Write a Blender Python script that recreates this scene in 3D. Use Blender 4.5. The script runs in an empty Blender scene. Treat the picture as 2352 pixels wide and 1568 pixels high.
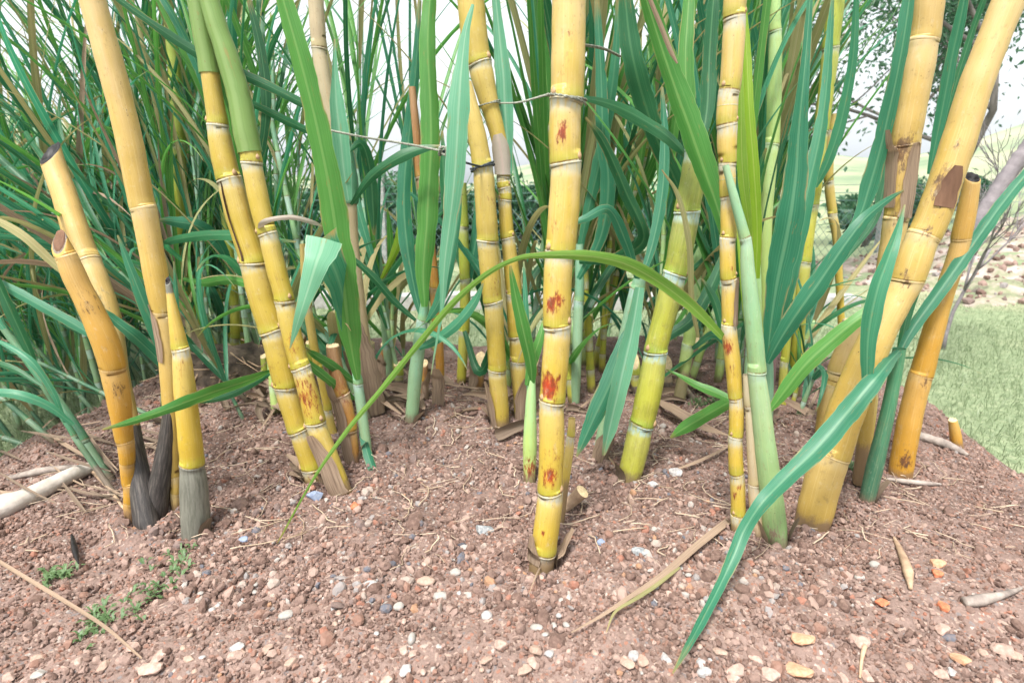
import bpy, math, random
import numpy as np
from mathutils import Vector, noise as mnoise

random.seed(7)
RNG = np.random.default_rng(11)
SC = bpy.context.scene
COL = SC.collection
R = math.radians

# ------------------------------------------------------------------ camera
CAM_Z, PITCH, LENS = 0.55, R(14.3), 20.0
F = 1176.0 / (18.0 / LENS)            # focal length in the 2352 px wide photograph
CP, SP = math.cos(PITCH), math.sin(PITCH)
CAMP = np.array([0.0, 0.0, CAM_Z])
cam_data = bpy.data.cameras.new("camera")
cam_data.lens = LENS; cam_data.sensor_width = 36
cam_data.clip_start = 0.02; cam_data.clip_end = 2000
cam_data.dof.use_dof = True
cam_data.dof.focus_distance = 0.95
cam_data.dof.aperture_fstop = 6.3
cam = bpy.data.objects.new("camera", cam_data)
cam.location = (0, 0, CAM_Z); cam.rotation_euler = (R(90) - PITCH, 0, 0)
COL.objects.link(cam); SC.camera = cam

def ray(u, v):
    a = (u - 1176.0) / F; b = (v - 784.0) / F
    return np.array([a, CP - b * SP, -SP - b * CP])

def at(u, v, Y):
    """the point of the vertical plane at distance Y that is seen at (u, v), and its depth"""
    d = ray(u, v); t = Y / d[1]
    return CAMP + t * d, t

# ------------------------------------------------------------------ ground shape
def sstep(a, b, x):
    t = np.clip((x - a) / (b - a), 0, 1); return t * t * (3 - 2 * t)

def vnoise(x, y, s, seed=0.0):
    """cheap smooth 2-D value noise"""
    x = np.asarray(x, float) * s + seed * 17.3; y = np.asarray(y, float) * s + seed * 9.1
    xi = np.floor(x); yi = np.floor(y); fx = x - xi; fy = y - yi
    fx = fx * fx * (3 - 2 * fx); fy = fy * fy * (3 - 2 * fy)
    def h(a, b):
        n = np.sin(a * 127.1 + b * 311.7 + seed * 74.7) * 43758.5453
        return n - np.floor(n)
    return (h(xi, yi) * (1 - fx) + h(xi + 1, yi) * fx) * (1 - fy) + (h(xi, yi + 1) * (1 - fx) + h(xi + 1, yi + 1) * fx) * fy - 0.5

LAWN_Z = -0.20
PITS = []                 # (x, y, radius, depth): the soil is loose and sunken round each foot
def mound_h(x, y):
    x = np.asarray(x, float); y = np.asarray(y, float)
    wob = 0.10 * vnoise(x, y, 2.3, 1)
    drop = np.maximum(sstep(1.00, 1.75, x + wob), sstep(1.05, 1.7, -x + wob))
    drop = np.maximum(drop, sstep(2.15, 2.8, y + wob))
    z = -0.34 * drop
    z = z + 0.045 * vnoise(x, y, 2.2, 2) * (1 - drop) + 0.026 * vnoise(x, y, 6.5, 3) + 0.014 * vnoise(x, y, 19, 4)
    z = z + 0.040 * np.exp(-(((x + 0.22) / 0.28) ** 2 + ((y - 1.28) / 0.22) ** 2))
    z = z + 0.055 * np.exp(-(((x + 0.85) / 0.25) ** 2 + ((y - 1.55) / 0.20) ** 2))
    for (px_, py_, pr, pd) in PITS:
        if x.ndim == 0 and abs(x - px_) + abs(y - py_) > 8 * pr: continue
        rr = np.hypot(x - px_, y - py_) / pr; z = z - pd * np.exp(-(rr / (1.75 if pd > .03 else 1.55)) ** 4) + (.38 if pd < .03 else .05) * pd * np.exp(-((rr - 2.3) / .65) ** 2)
    z = z - 0.03 * sstep(0.62, 0.30, y)
    return z

def ground_hit(u, v):
    d = ray(u, v); t = 0.25
    for _ in range(160):
        p = CAMP + t * d
        if p[2] <= mound_h(p[0], p[1]): break
        t += 0.025
    lo, hi = t - .025, t
    for _ in range(8):
        m = .5 * (lo + hi); p = CAMP + m * d
        if p[2] <= mound_h(p[0], p[1]): hi = m
        else: lo = m
    return CAMP + hi * d, hi

# ------------------------------------------------------------------ object helpers
def thing(name, label, cat, loc=(0, 0, 0), group=None):
    o = bpy.data.objects.new(name, None); COL.objects.link(o)
    o.location = loc; o.empty_display_size = 0.05
    o["label"] = label; o["category"] = cat
    if group: o["group"] = group
    return o

def tag(o, label=None, cat=None, group=None, kind=None):
    if label: o["label"] = label
    if cat: o["category"] = cat
    if group: o["group"] = group
    if kind: o["kind"] = kind
    return o

def mk(name, V, Fc, mat, parent=None, attrs=None, smooth=True, loc=None):
    """one mesh object; V in world space, moved into the space of its parent (or of loc)"""
    V = np.asarray(V, float)
    if parent is not None:
        org = np.array(parent.matrix_basis.translation)
        q = parent.parent
        while q is not None:
            org = org + np.array(q.matrix_basis.translation); q = q.parent
    elif loc is not None: org = np.asarray(loc, float)
    else: org = np.zeros(3)
    me = bpy.data.meshes.new(name)
    if isinstance(Fc, np.ndarray):
        n = len(Fc); k = Fc.shape[1]
        me.vertices.add(len(V)); me.vertices.foreach_set("co", (V - org).ravel())
        me.loops.add(n * k); me.loops.foreach_set("vertex_index", Fc.ravel().astype(np.int32))
        me.polygons.add(n); me.polygons.foreach_set("loop_start", np.arange(0, n * k, k, dtype=np.int32))
        me.polygons.foreach_set("loop_total", np.full(n, k, np.int32))
        me.update(calc_edges=True)
    else:
        me.from_pydata([tuple(p) for p in (V - org)], [], [tuple(int(i) for i in f) for f in Fc])
    me.validate()
    if attrs:
        for an, arr in attrs.items():
            arr = np.asarray(arr, float)
            if arr.ndim == 1:
                a = me.attributes.new(an, 'FLOAT', 'POINT'); a.data.foreach_set("value", arr)
            else:
                a = me.attributes.new(an, 'FLOAT_VECTOR', 'POINT'); a.data.foreach_set("vector", arr.ravel())
    me.polygons.foreach_set("use_smooth", np.full(len(me.polygons), smooth))
    me.materials.append(mat)
    o = bpy.data.objects.new(name, me); COL.objects.link(o)
    if parent is not None: o.parent = parent
    elif loc is not None: o.location = loc
    return o

def catmull(C, n=16):
    """Catmull-Rom through the rows of C"""
    C = np.asarray(C, float)
    if len(C) == 2:
        t = np.linspace(0, 1, n * 2)[:, None]; return C[0] * (1 - t) + C[1] * t
    E = np.vstack([2 * C[0] - C[1], C, 2 * C[-1] - C[-2]])
    out = []
    for i in range(1, len(E) - 2):
        p0, p1, p2, p3 = E[i - 1], E[i], E[i + 1], E[i + 2]
        t = np.linspace(0, 1, n, endpoint=False)[:, None]
        out.append(0.5 * (2 * p1 + (p2 - p0) * t + (2 * p0 - 5 * p1 + 4 * p2 - p3) * t ** 2 + (3 * p1 - p0 - 3 * p2 + p3) * t ** 3))
    out.append(E[-2][None]); return np.vstack(out)

def nrm(a):
    return a / np.maximum(np.linalg.norm(a, axis=-1, keepdims=True), 1e-9)

def resample(P, step, extra=None, nmin=8):
    seg = np.linalg.norm(np.diff(P, axis=0), axis=1); S = np.concatenate([[0], np.cumsum(seg)])
    n = max(nmin, int(S[-1] / step) + 1); s = np.linspace(0, S[-1], n)
    Q = np.stack([np.interp(s, S, P[:, i]) for i in range(3)], 1)
    if extra is None: return Q, s
    return Q, s, [np.interp(s, S, e) for e in extra]

def frames(P):
    """tangents and a twist-free pair of normals"""
    T = nrm(np.gradient(P, axis=0)); N = np.zeros_like(P)
    a = np.array([0, -1.0, 0]); a = a - T[0] * a.dot(T[0]); N[0] = a / np.linalg.norm(a)
    for i in range(1, len(P)):
        a = N[i - 1] - T[i] * N[i - 1].dot(T[i]); N[i] = a / np.linalg.norm(a)
    return T, N, np.cross(T, N)

def grid_faces(m, k, closed):
    i = np.arange(m - 1)[:, None]; j = np.arange(k if closed else k - 1)[None]
    j2 = (j + 1) % k
    return np.stack([i * k + j, i * k + j2, (i + 1) * k + j2, (i + 1) * k + j], -1).reshape(-1, 4)

def tube(P, rad, k=8, capped=True):
    T, N, B = frames(P); th = np.linspace(0, 2 * np.pi, k, endpoint=False)
    V = P[:, None] + rad[:, None, None] * (np.cos(th)[None, :, None] * N[:, None] + np.sin(th)[None, :, None] * B[:, None])
    V = V.reshape(-1, 3); Fc = [tuple(f) for f in grid_faces(len(P), k, True)]
    if capped:
        Fc.append(tuple(range(k))[::-1]); m = (len(P) - 1) * k; Fc.append(tuple(range(m, m + k)))
    return V, Fc

def px_path(pts, Y, n=16):
    """(u, v, w) control points + distances -> dense points, half widths (m), image points"""
    C = np.array([p[:3] for p in pts], float)
    Y = np.interp(np.linspace(0, 1, len(C)), np.linspace(0, 1, len(Y)), Y) if not np.isscalar(Y) else np.full(len(C), Y)
    D = catmull(np.column_stack([C, Y]), n); D[:, 2] = np.maximum(D[:, 2], 0.6)
    P = np.zeros((len(D), 3)); t = np.zeros(len(D))
    for i, (u, v, w, y) in enumerate(D): P[i], t[i] = at(u, v, y)
    return P, 0.5 * D[:, 2] * t / F, D

# ------------------------------------------------------------------ materials
class NT:
    def __init__(s, name):
        s.m = bpy.data.materials.new(name); s.m.use_nodes = True; s.t = s.m.node_tree
        s.bsdf = s.t.nodes["Principled BSDF"]; s.out = s.t.nodes["Material Output"]
    def put(s, sock, v):
        if isinstance(v, bpy.types.NodeSocket): s.t.links.new(v, sock)
        elif v is not None:
            if hasattr(sock.default_value, "__len__") and not hasattr(v, "__len__"): v = [v] * len(sock.default_value)
            if hasattr(v, "__len__") and len(v) == 3 and len(sock.default_value) == 4: v = tuple(v) + (1,)
            sock.default_value = v
    def attr(s, n, out="Fac"):
        a = s.t.nodes.new("ShaderNodeAttribute"); a.attribute_name = n; return a.outputs[out]
    def math(s, op, a, b=0.0, c=None, clamp=False):
        n = s.t.nodes.new("ShaderNodeMath"); n.operation = op; n.use_clamp = clamp
        s.put(n.inputs[0], a); s.put(n.inputs[1], b)
        if c is not None: s.put(n.inputs[2], c)
        return n.outputs[0]
    def vmul(s, a, b):
        n = s.t.nodes.new("ShaderNodeVectorMath"); n.operation = "MULTIPLY"; s.put(n.inputs[0], a); s.put(n.inputs[1], b); return n.outputs[0]
    def noise(s, vec, scale, detail=3.0, rough=0.55, out="Fac"):
        n = s.t.nodes.new("ShaderNodeTexNoise"); s.put(n.inputs["Vector"], vec); s.put(n.inputs["Scale"], scale)
        s.put(n.inputs["Detail"], detail); s.put(n.inputs["Roughness"], rough); return n.outputs[out]
    def voro(s, vec, scale, out="Distance"):
        n = s.t.nodes.new("ShaderNodeTexVoronoi"); s.put(n.inputs["Vector"], vec); s.put(n.inputs["Scale"], scale); return n.outputs[out]
    def ramp(s, fac, a, b, lo=0.0, hi=1.0):
        n = s.t.nodes.new("ShaderNodeMapRange"); n.interpolation_type = "SMOOTHSTEP"
        s.put(n.inputs[0], fac); s.put(n.inputs[1], a); s.put(n.inputs[2], b); s.put(n.inputs[3], lo); s.put(n.inputs[4], hi); return n.outputs[0]
    def mix(s, f, a, b):
        n = s.t.nodes.new("ShaderNodeMix"); n.data_type = "RGBA"; s.put(n.inputs[0], f); s.put(n.inputs[6], a); s.put(n.inputs[7], b); return n.outputs[2]
    def cramp(s, fac, stops, const=False):
        n = s.t.nodes.new("ShaderNodeValToRGB"); r = n.color_ramp
        if const: r.interpolation = "CONSTANT"
        while len(r.elements) > 1: r.elements.remove(r.elements[-1])
        r.elements[0].position = stops[0][0]; r.elements[0].color = tuple(stops[0][1]) + (1,)
        for p, c in stops[1:]:
            e = r.elements.new(p); e.color = tuple(c) + (1,)
        s.put(n.inputs[0], fac); return n.outputs[0]
    def bump(s, h, strength=0.3, dist=0.002):
        n = s.t.nodes.new("ShaderNodeBump"); s.put(n.inputs["Height"], h); n.inputs["Strength"].default_value = strength
        n.inputs["Distance"].default_value = dist; s.t.links.new(n.outputs[0], s.bsdf.inputs["Normal"])
    def objco(s):
        return s.t.nodes.new("ShaderNodeTexCoord").outputs["Object"]
    def rnd(s):
        return s.t.nodes.new("ShaderNodeObjectInfo").outputs["Random"]
    def base(s, c, rough=0.6, spec=0.5):
        s.put(s.bsdf.inputs["Base Color"], c); s.put(s.bsdf.inputs["Roughness"], rough); s.bsdf.inputs["Specular IOR Level"].default_value = spec
        return s.m

def cane_mat(name, low, high, green=(0.30, 0.30, 0.03), wax=(0.40, 0.42, 0.37), wax_amt=0.8, streak=0.45, green_amt=0.6, rough=0.38, spots=0.4, mottle=0.0, scarline=(0.16, 0.09, 0.03), waxw=1.0, soft=1.0, deadc=((0.035, 0.028, 0.022), (0.16, 0.13, 0.10), (0.33, 0.27, 0.20)), rot=((0.40, 0.022, 0.008), (0.13, 0.025, 0.010))):
    s = NT(name); cc = s.attr("cc", "Vector"); nd = s.attr("nd"); gl = s.attr("gl"); st = s.attr("stain"); nm = s.attr("nm"); ph = s.attr("ph")
    blotch = s.noise(s.vmul(cc, (0.9, 0.9, 9)), 1.6, 4)
    f = s.math("ADD", gl, s.math("MULTIPLY", s.math("SUBTRACT", blotch, 0.5), 0.9), clamp=True)
    c = s.mix(s.ramp(f, 0.15, 0.95), low, high)
    # each joint is deeper coloured low down and paler and waxier towards its top
    c = s.mix(s.math("MULTIPLY", s.ramp(ph, 0.35, 1.0), 0.32), c, tuple(.6 * q + .4 * k for q, k in zip(high, (0.62, 0.52, 0.34))))
    c = s.mix(s.math("MULTIPLY", s.ramp(ph, 0.40, 0.0), 0.35), c, tuple(.72 * q for q in low))
    g = s.math("MULTIPLY", s.math("MULTIPLY", nm, s.ramp(nd, 0.022, 0.004)), s.ramp(nd, -0.001, 0.002))
    c = s.mix(s.math("MULTIPLY", g, green_amt), c, green)
    if mottle:
        mt = s.ramp(s.noise(s.vmul(cc, (1.2, 1.2, 22)), 1.5, 5, 0.65), 0.47, 0.66)
        c = s.mix(s.math("MULTIPLY", mt, mottle), c, (0.07, 0.07, 0.025))
    # long pale and brown streaks
    sk = s.noise(s.vmul(cc, (7, 7, 16)), 1.0, 4, 0.6)
    c = s.mix(s.math("MULTIPLY", s.ramp(sk, 0.57, 0.72), streak), c, (0.36, 0.17, 0.035))
    sk2 = s.noise(s.vmul(cc, (11, 11, 9)), 1.3, 3, 0.5)
    c = s.mix(s.math("MULTIPLY", s.ramp(sk2, 0.52, 0.7), 0.13), c, (0.80, 0.66, 0.36))
    # wax bloom below each node, the leaf scar, a pale lip
    wz = s.math("MULTIPLY", s.ramp(nd, -0.022 * waxw, -0.006 * waxw), s.math("MULTIPLY", nm, s.ramp(nd, 0.0006, -0.0006)))
    wn = s.ramp(s.noise(s.vmul(cc, (2.5, 2.5, 40)), 1.7, 3), 0.25, 0.6)
    c = s.mix(s.math("MULTIPLY", s.math("MULTIPLY", wz, wn), wax_amt), c, wax)
    lnn = s.ramp(s.noise(s.vmul(cc, (4, 4, 30)), 1.0, 3), 0.30, 0.55)
    lip = s.math("MULTIPLY", s.ramp(nd, -0.0036, -0.0026), s.math("MULTIPLY", nm, s.ramp(nd, -0.0008, -0.0014)))
    c = s.mix(s.math("MULTIPLY", s.math("MULTIPLY", lip, lnn), 0.2 * soft), c, (0.46, 0.42, 0.34))
    ln = s.math("MULTIPLY", s.ramp(nd, -0.0012, -0.0002), s.math("MULTIPLY", nm, s.ramp(nd, 0.0020, 0.0008)))
    c = s.mix(s.math("MULTIPLY", s.math("MULTIPLY", ln, lnn), 0.8 * soft), c, scarline)
    # specks and red rot stains with a shape of their own
    sp = s.ramp(s.noise(s.vmul(cc, (5, 5, 120)), 1.6, 2), 0.68, 0.76)
    c = s.mix(s.math("MULTIPLY", sp, spots), c, (0.17, 0.08, 0.02))
    sn = s.noise(s.vmul(cc, (3.0, 3.0, 62)), 1.0, 7, 0.74)
    sf = s.math("MULTIPLY", s.ramp(s.math("ADD", st, s.math("MULTIPLY", s.math("SUBTRACT", sn, 0.5), 2.6)), 0.50, 0.95), s.ramp(st, 0.02, 0.2))
    c = s.mix(s.math("MULTIPLY", sf, 0.95), c, s.mix(s.ramp(sn, .35, .65), rot[0], rot[1]))
    # grime, sooty mould and rubbed wax, then dried mud splashed on the foot
    gr = s.noise(s.vmul(cc, (1.6, 1.6, 46)), 1.3, 7, 0.75)
    c = s.mix(s.math("MULTIPLY", s.ramp(gr, 0.54, 0.70), 0.42), c, (0.20, 0.135, 0.06))
    gw = s.noise(s.vmul(cc, (1.1, 1.1, 30)), 1.9, 6, 0.7)
    c = s.mix(s.math("MULTIPLY", s.ramp(gw, 0.55, 0.72), 0.38), c, tuple(.35 * q + .65 * k for q, k in zip(high, (0.50, 0.47, 0.38))))
    mould = s.ramp(s.noise(s.vmul(cc, (6, 6, 210)), 1.0, 3, 0.6), 0.66, 0.72)
    c = s.mix(s.math("MULTIPLY", s.math("MULTIPLY", mould, s.ramp(gr, 0.42, 0.6)), 0.75), c, (0.05, 0.035, 0.022))
    gs = s.attr("gs")
    c = s.mix(s.math("MULTIPLY", s.ramp(s.math("ADD", gs, s.math("MULTIPLY", s.math("SUBTRACT", gr, 0.5), 0.05)), 0.026, 0.002), 0.8), c, (0.17, 0.11, 0.08))
    dd = s.attr("dead")
    fib = s.noise(s.vmul(cc, (5, 5, 22)), 1.4, 6, 0.7)
    dc = s.cramp(fib, [(0.25, deadc[0]), (0.5, deadc[1]), (0.75, deadc[2])])
    c = s.mix(s.ramp(s.math("ADD", dd, s.math("MULTIPLY", s.math("SUBTRACT", fib, 0.5), 0.5)), 0.4, 0.6), c, dc)
    s.bump(s.math("ADD", s.math("MULTIPLY", sk, 0.7), s.math("MULTIPLY", s.noise(s.vmul(cc, (10, 10, 160)), 1.5, 2), 0.3)), 0.25, 0.0012)
    s.base(c, s.ramp(blotch, 0.3, 0.7, rough, rough + 0.14), 0.42)
    return s.m

def leaf_mat(name, c1, c2, rib, trans=0.38, tip=0.0, dry=0.0, dk=1.0):
    s = NT(name); lv = s.attr("lv", "Vector")
    sep = s.t.nodes.new("ShaderNodeSeparateXYZ"); s.put(sep.inputs[0], lv); x, y, tt = sep.outputs
    rn = s.rnd()
    ax = s.math("ABSOLUTE", x)
    n1 = s.noise(s.vmul(lv, (0.8, 7, 0)), 1.2, 3)
    f = s.math("ADD", s.math("MULTIPLY", rn, 0.7), s.math("MULTIPLY", s.math("SUBTRACT", n1, 0.4), 0.9), clamp=True)
    c = s.mix(f, c1, c2)
    vein = s.noise(s.vmul(lv, (13, 1.2, 0)), 1.0, 2, 0.6)
    c = s.mix(s.math("MULTIPLY", s.ramp(vein, 0.45, 0.68), 0.16), c, rib)
    c = s.mix(s.math("MULTIPLY", s.ramp(vein, 0.5, 0.25), 0.25), c, tuple(q * 0.45 for q in c1))
    c = s.mix(s.math("MULTIPLY", s.ramp(ax, 0.16, 0.04), 0.38), c, rib)
    c = s.mix(s.math("MULTIPLY", s.ramp(ax, 0.93, 1.0), 0.5), c, rib)
    dn = s.noise(s.vmul(lv, (2.2, 14, 0)), 1.5, 4, 0.65)
    c = s.mix(s.math("MULTIPLY", s.ramp(dn, 0.61, 0.72), 0.5), c, (0.30, 0.19, 0.06))
    sk = s.noise(s.vmul(lv, (5, 60, 0)), 1.2, 3, 0.6)
    c = s.mix(s.math("MULTIPLY", s.ramp(sk, 0.66, 0.72), 0.5), c, (0.20, 0.13, 0.05))
    c = s.mix(s.math("MULTIPLY", s.math("MULTIPLY", s.ramp(ax, 0.80, 1.0), s.ramp(s.noise(s.vmul(lv, (0, 9, 0)), 1.0, 3, .6), .5, .62)), 0.7), c, (0.38, 0.27, 0.12))
    td = s.ramp(s.math("ADD", tt, s.math("MULTIPLY", s.math("SUBTRACT", dn, 0.5), 0.25)), 0.90, 1.03)
    c = s.mix(s.math("MULTIPLY", td, 0.75), c, (0.36, 0.24, 0.09))
    if dry:
        c = s.mix(dry, c, s.cramp(s.noise(s.vmul(lv, (7, 4, 0)), 1.3, 4, 0.6), [(0.25, tuple(dk * q for q in (0.13, 0.085, 0.058))), (0.55, tuple(dk * q for q in (0.31, 0.225, 0.158))), (0.8, tuple(dk * q for q in (0.46, 0.36, 0.265)))]))
    s.base(c, 0.42 if not dry else 0.8, 0.4)
    s.bump(vein, 0.25, 0.001)
    tr = s.t.nodes.new("ShaderNodeBsdfTranslucent")
    br = s.t.nodes.new("ShaderNodeHueSaturation"); br.inputs["Value"].default_value = 1.5; br.inputs["Saturation"].default_value = 1.05; s.put(br.inputs["Color"], c)
    s.put(tr.inputs["Color"], br.outputs[0])
    mx = s.t.nodes.new("ShaderNodeMixShader"); mx.inputs[0].default_value = trans
    s.t.links.new(s.bsdf.outputs[0], mx.inputs[1]); s.t.links.new(tr.outputs[0], mx.inputs[2]); s.t.links.new(mx.outputs[0], s.out.inputs[0])
    return s.m

def noise_mat(name, stops, scale=8, rough=0.85, vec=(1, 1, 1), bump=0.4, dist=0.004, detail=5, spec=0.3):
    s = NT(name); v = s.vmul(s.objco(), vec); n = s.noise(v, scale, detail, 0.62)
    c = s.cramp(n, stops); s.bump(s.noise(v, scale * 2.6, 5, 0.65), bump, dist); return s.base(c, rough, spec)

Y_LOW = (0.415, 0.305, 0.042)
M = {
 'yellow': cane_mat('cane_yellow', Y_LOW, (0.445, 0.332, 0.092), streak=.4),
 'bright': cane_mat('cane_bright', (0.45, 0.322, 0.042), (0.52, 0.385, 0.180), spots=0.5, streak=.3),
 'pale': cane_mat('cane_weathered', (0.44, 0.295, 0.066), (0.47, 0.335, 0.148), wax_amt=0.2, green_amt=0.08, streak=0.12, spots=0.3, soft=.3, rot=((0.20, 0.10, 0.05), (0.10, 0.06, 0.035))),
 'palechar': cane_mat('cane_charred_foot', (0.38, 0.27, 0.085), (0.43, 0.285, 0.090), wax_amt=0.2, green_amt=0.1, streak=0.15, soft=.3, deadc=((0.010, 0.009, 0.010), (0.045, 0.040, 0.038), (0.16, 0.14, 0.12)), rot=((0.22, 0.20, 0.10), (0.14, 0.13, 0.07))),
 'greyfoot': cane_mat('cane_grey_foot', (0.44, 0.300, 0.028), (0.46, 0.325, 0.068), deadc=((0.06, 0.06, 0.05), (0.155, 0.155, 0.125), (0.24, 0.235, 0.20))),
 'orange': cane_mat('cane_orange', (0.45, 0.232, 0.022), (0.45, 0.265, 0.060), wax_amt=0.1, green_amt=0.05, streak=0.4, spots=0.5, soft=.5, rot=((0.16, 0.06, 0.03), (0.06, 0.03, 0.02))),
 'green': cane_mat('cane_green', (0.36, 0.36, 0.04), (0.20, 0.24, 0.045), green=(0.20, 0.28, 0.03), wax=(0.30, 0.42, 0.40), wax_amt=1.0, waxw=1.3, streak=0.12, mottle=0.25, green_amt=0.75),
 'mottled': cane_mat('cane_green_mottled', (0.33, 0.35, 0.04), (0.22, 0.24, 0.07), green=(0.24, 0.28, 0.03), wax=(0.36, 0.45, 0.38), streak=0.3, mottle=0.8),
 'lime': cane_mat('cane_pale_green', (0.34, 0.46, 0.13), (0.30, 0.50, 0.22), green=(0.36, 0.44, 0.12), wax=(0.40, 0.52, 0.40), wax_amt=0.6, streak=0.06, spots=0.12, green_amt=0.3, rough=0.45),
 'mint': cane_mat('cane_mint', (0.21, 0.33, 0.13), (0.19, 0.36, 0.21), green=(0.26, 0.34, 0.10), wax=(0.30, 0.42, 0.35), wax_amt=0.5, streak=0.06, spots=0.12, green_amt=0.25, rough=0.5, rot=((0.30, 0.20, 0.13), (0.20, 0.13, 0.10))),
 'olive': cane_mat('cane_olive', (0.40, 0.38, 0.04), (0.26, 0.33, 0.05), green=(0.24, 0.32, 0.04), streak=0.3),
 'bluegreen': cane_mat('cane_blue_green', (0.22, 0.36, 0.20), (0.16, 0.36, 0.24), green=(0.20, 0.36, 0.14), wax=(0.36, 0.50, 0.46), streak=0.08, spots=0.1),
 'darkgreen': cane_mat('cane_dark_green', (0.035, 0.12, 0.07), (0.05, 0.20, 0.10), green=(0.04, 0.15, 0.06), wax=(0.2, 0.33, 0.28), wax_amt=0.3, streak=0.1, spots=0.2),
 'tan': cane_mat('cane_tan', (0.40, 0.30, 0.18), (0.38, 0.33, 0.22), wax_amt=0.3, green_amt=0.15, streak=0.4),
 'purple': cane_mat('cane_purple', (0.11, 0.045, 0.075), (0.13, 0.07, 0.10), green=(0.10, 0.06, 0.05), wax=(0.32, 0.28, 0.32), streak=0.15),
 'brown': cane_mat('cane_brown', (0.42, 0.20, 0.03), (0.25, 0.12, 0.05), wax_amt=0.3, green_amt=0.2, streak=0.9, spots=0.8),
 'leaf_teal': leaf_mat('leaf_teal', (0.022, 0.150, 0.082), (0.058, 0.245, 0.135), (0.20, 0.39, 0.23)),
 'leaf_green': leaf_mat('leaf_green', (0.045, 0.180, 0.035), (0.100, 0.290, 0.060), (0.27, 0.43, 0.15)),
 'leaf_dark': leaf_mat('leaf_dark', (0.018, 0.105, 0.042), (0.034, 0.165, 0.068), (0.13, 0.29, 0.14)),
 'sheath_green': leaf_mat('sheath_green', (0.12, 0.235, 0.060), (0.19, 0.290, 0.080), (0.26, 0.36, 0.14), trans=.15),
 'sheath_pale': leaf_mat('sheath_pale', (0.38, 0.34, 0.28), (0.46, 0.40, 0.34), (0.50, 0.36, 0.33), trans=.15),
 'leaf_fade': leaf_mat('leaf_yellowing', (0.085, 0.235, 0.025), (0.20, 0.34, 0.070), (0.38, 0.48, 0.18)),
 'leaf_lime': leaf_mat('leaf_lime', (0.16, 0.30, 0.020), (0.25, 0.38, 0.030), (0.40, 0.48, 0.13), trans=0.45),
 'leaf_pale': leaf_mat('leaf_pale', (0.10, 0.31, 0.185), (0.15, 0.385, 0.235), (0.40, 0.56, 0.40)),
 'leaf_dry': leaf_mat('leaf_dry', (0.30, 0.22, 0.12), (0.36, 0.28, 0.18), (0.5, 0.42, 0.30), trans=0.2, dry=1.0),
 'husk_dark': leaf_mat('husk_dark', (0.18, 0.12, 0.08), (0.22, 0.16, 0.11), (0.26, 0.20, 0.14), trans=0.1, dry=1.0, dk=.55),
 'leaf_half': leaf_mat('leaf_half_dry', (0.16, 0.24, 0.06), (0.30, 0.26, 0.10), (0.45, 0.40, 0.22), trans=0.3, dry=0.35),
}
def simple(name, col, rough=0.6, var=0.3, scale=30):
    a = tuple(c * (1 - var) for c in col); b = tuple(min(1, c * (1 + var)) for c in col)
    return noise_mat(name, [(0.3, a), (0.7, b)], scale, rough, bump=0.3, dist=0.001)
M['bud'] = simple('bud', (0.34, 0.22, 0.12), 0.6)
M['cut_pale'] = simple('cut_pale', (0.60, 0.47, 0.28), 0.8, 0.25, 160)
M['cut_dark'] = simple('cut_dark', (0.012, 0.010, 0.010), 0.5, 0.4, 60)
M['rope'] = noise_mat('rope', [(0.35, (0.13, 0.14, 0.11)), (0.65, (0.34, 0.35, 0.29))], 260, 0.85)
M['rope_dark'] = noise_mat('rope_dark', [(0.35, (0.02, 0.03, 0.04)), (0.65, (0.09, 0.10, 0.11))], 260, 0.8)
M['scar'] = simple('scar', (0.16, 0.145, 0.115), 0.85)
M['patch'] = noise_mat('patch', [(.3, (0.085, 0.042, 0.025)), (.7, (0.20, 0.11, 0.065))], 40, .8, (1, 1, .2), .4, .001)
M['seam'] = simple('seam', (0.075, 0.040, 0.022), 0.8)
M['stem'] = simple('stem', (0.10, 0.24, 0.10), 0.5)

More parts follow.
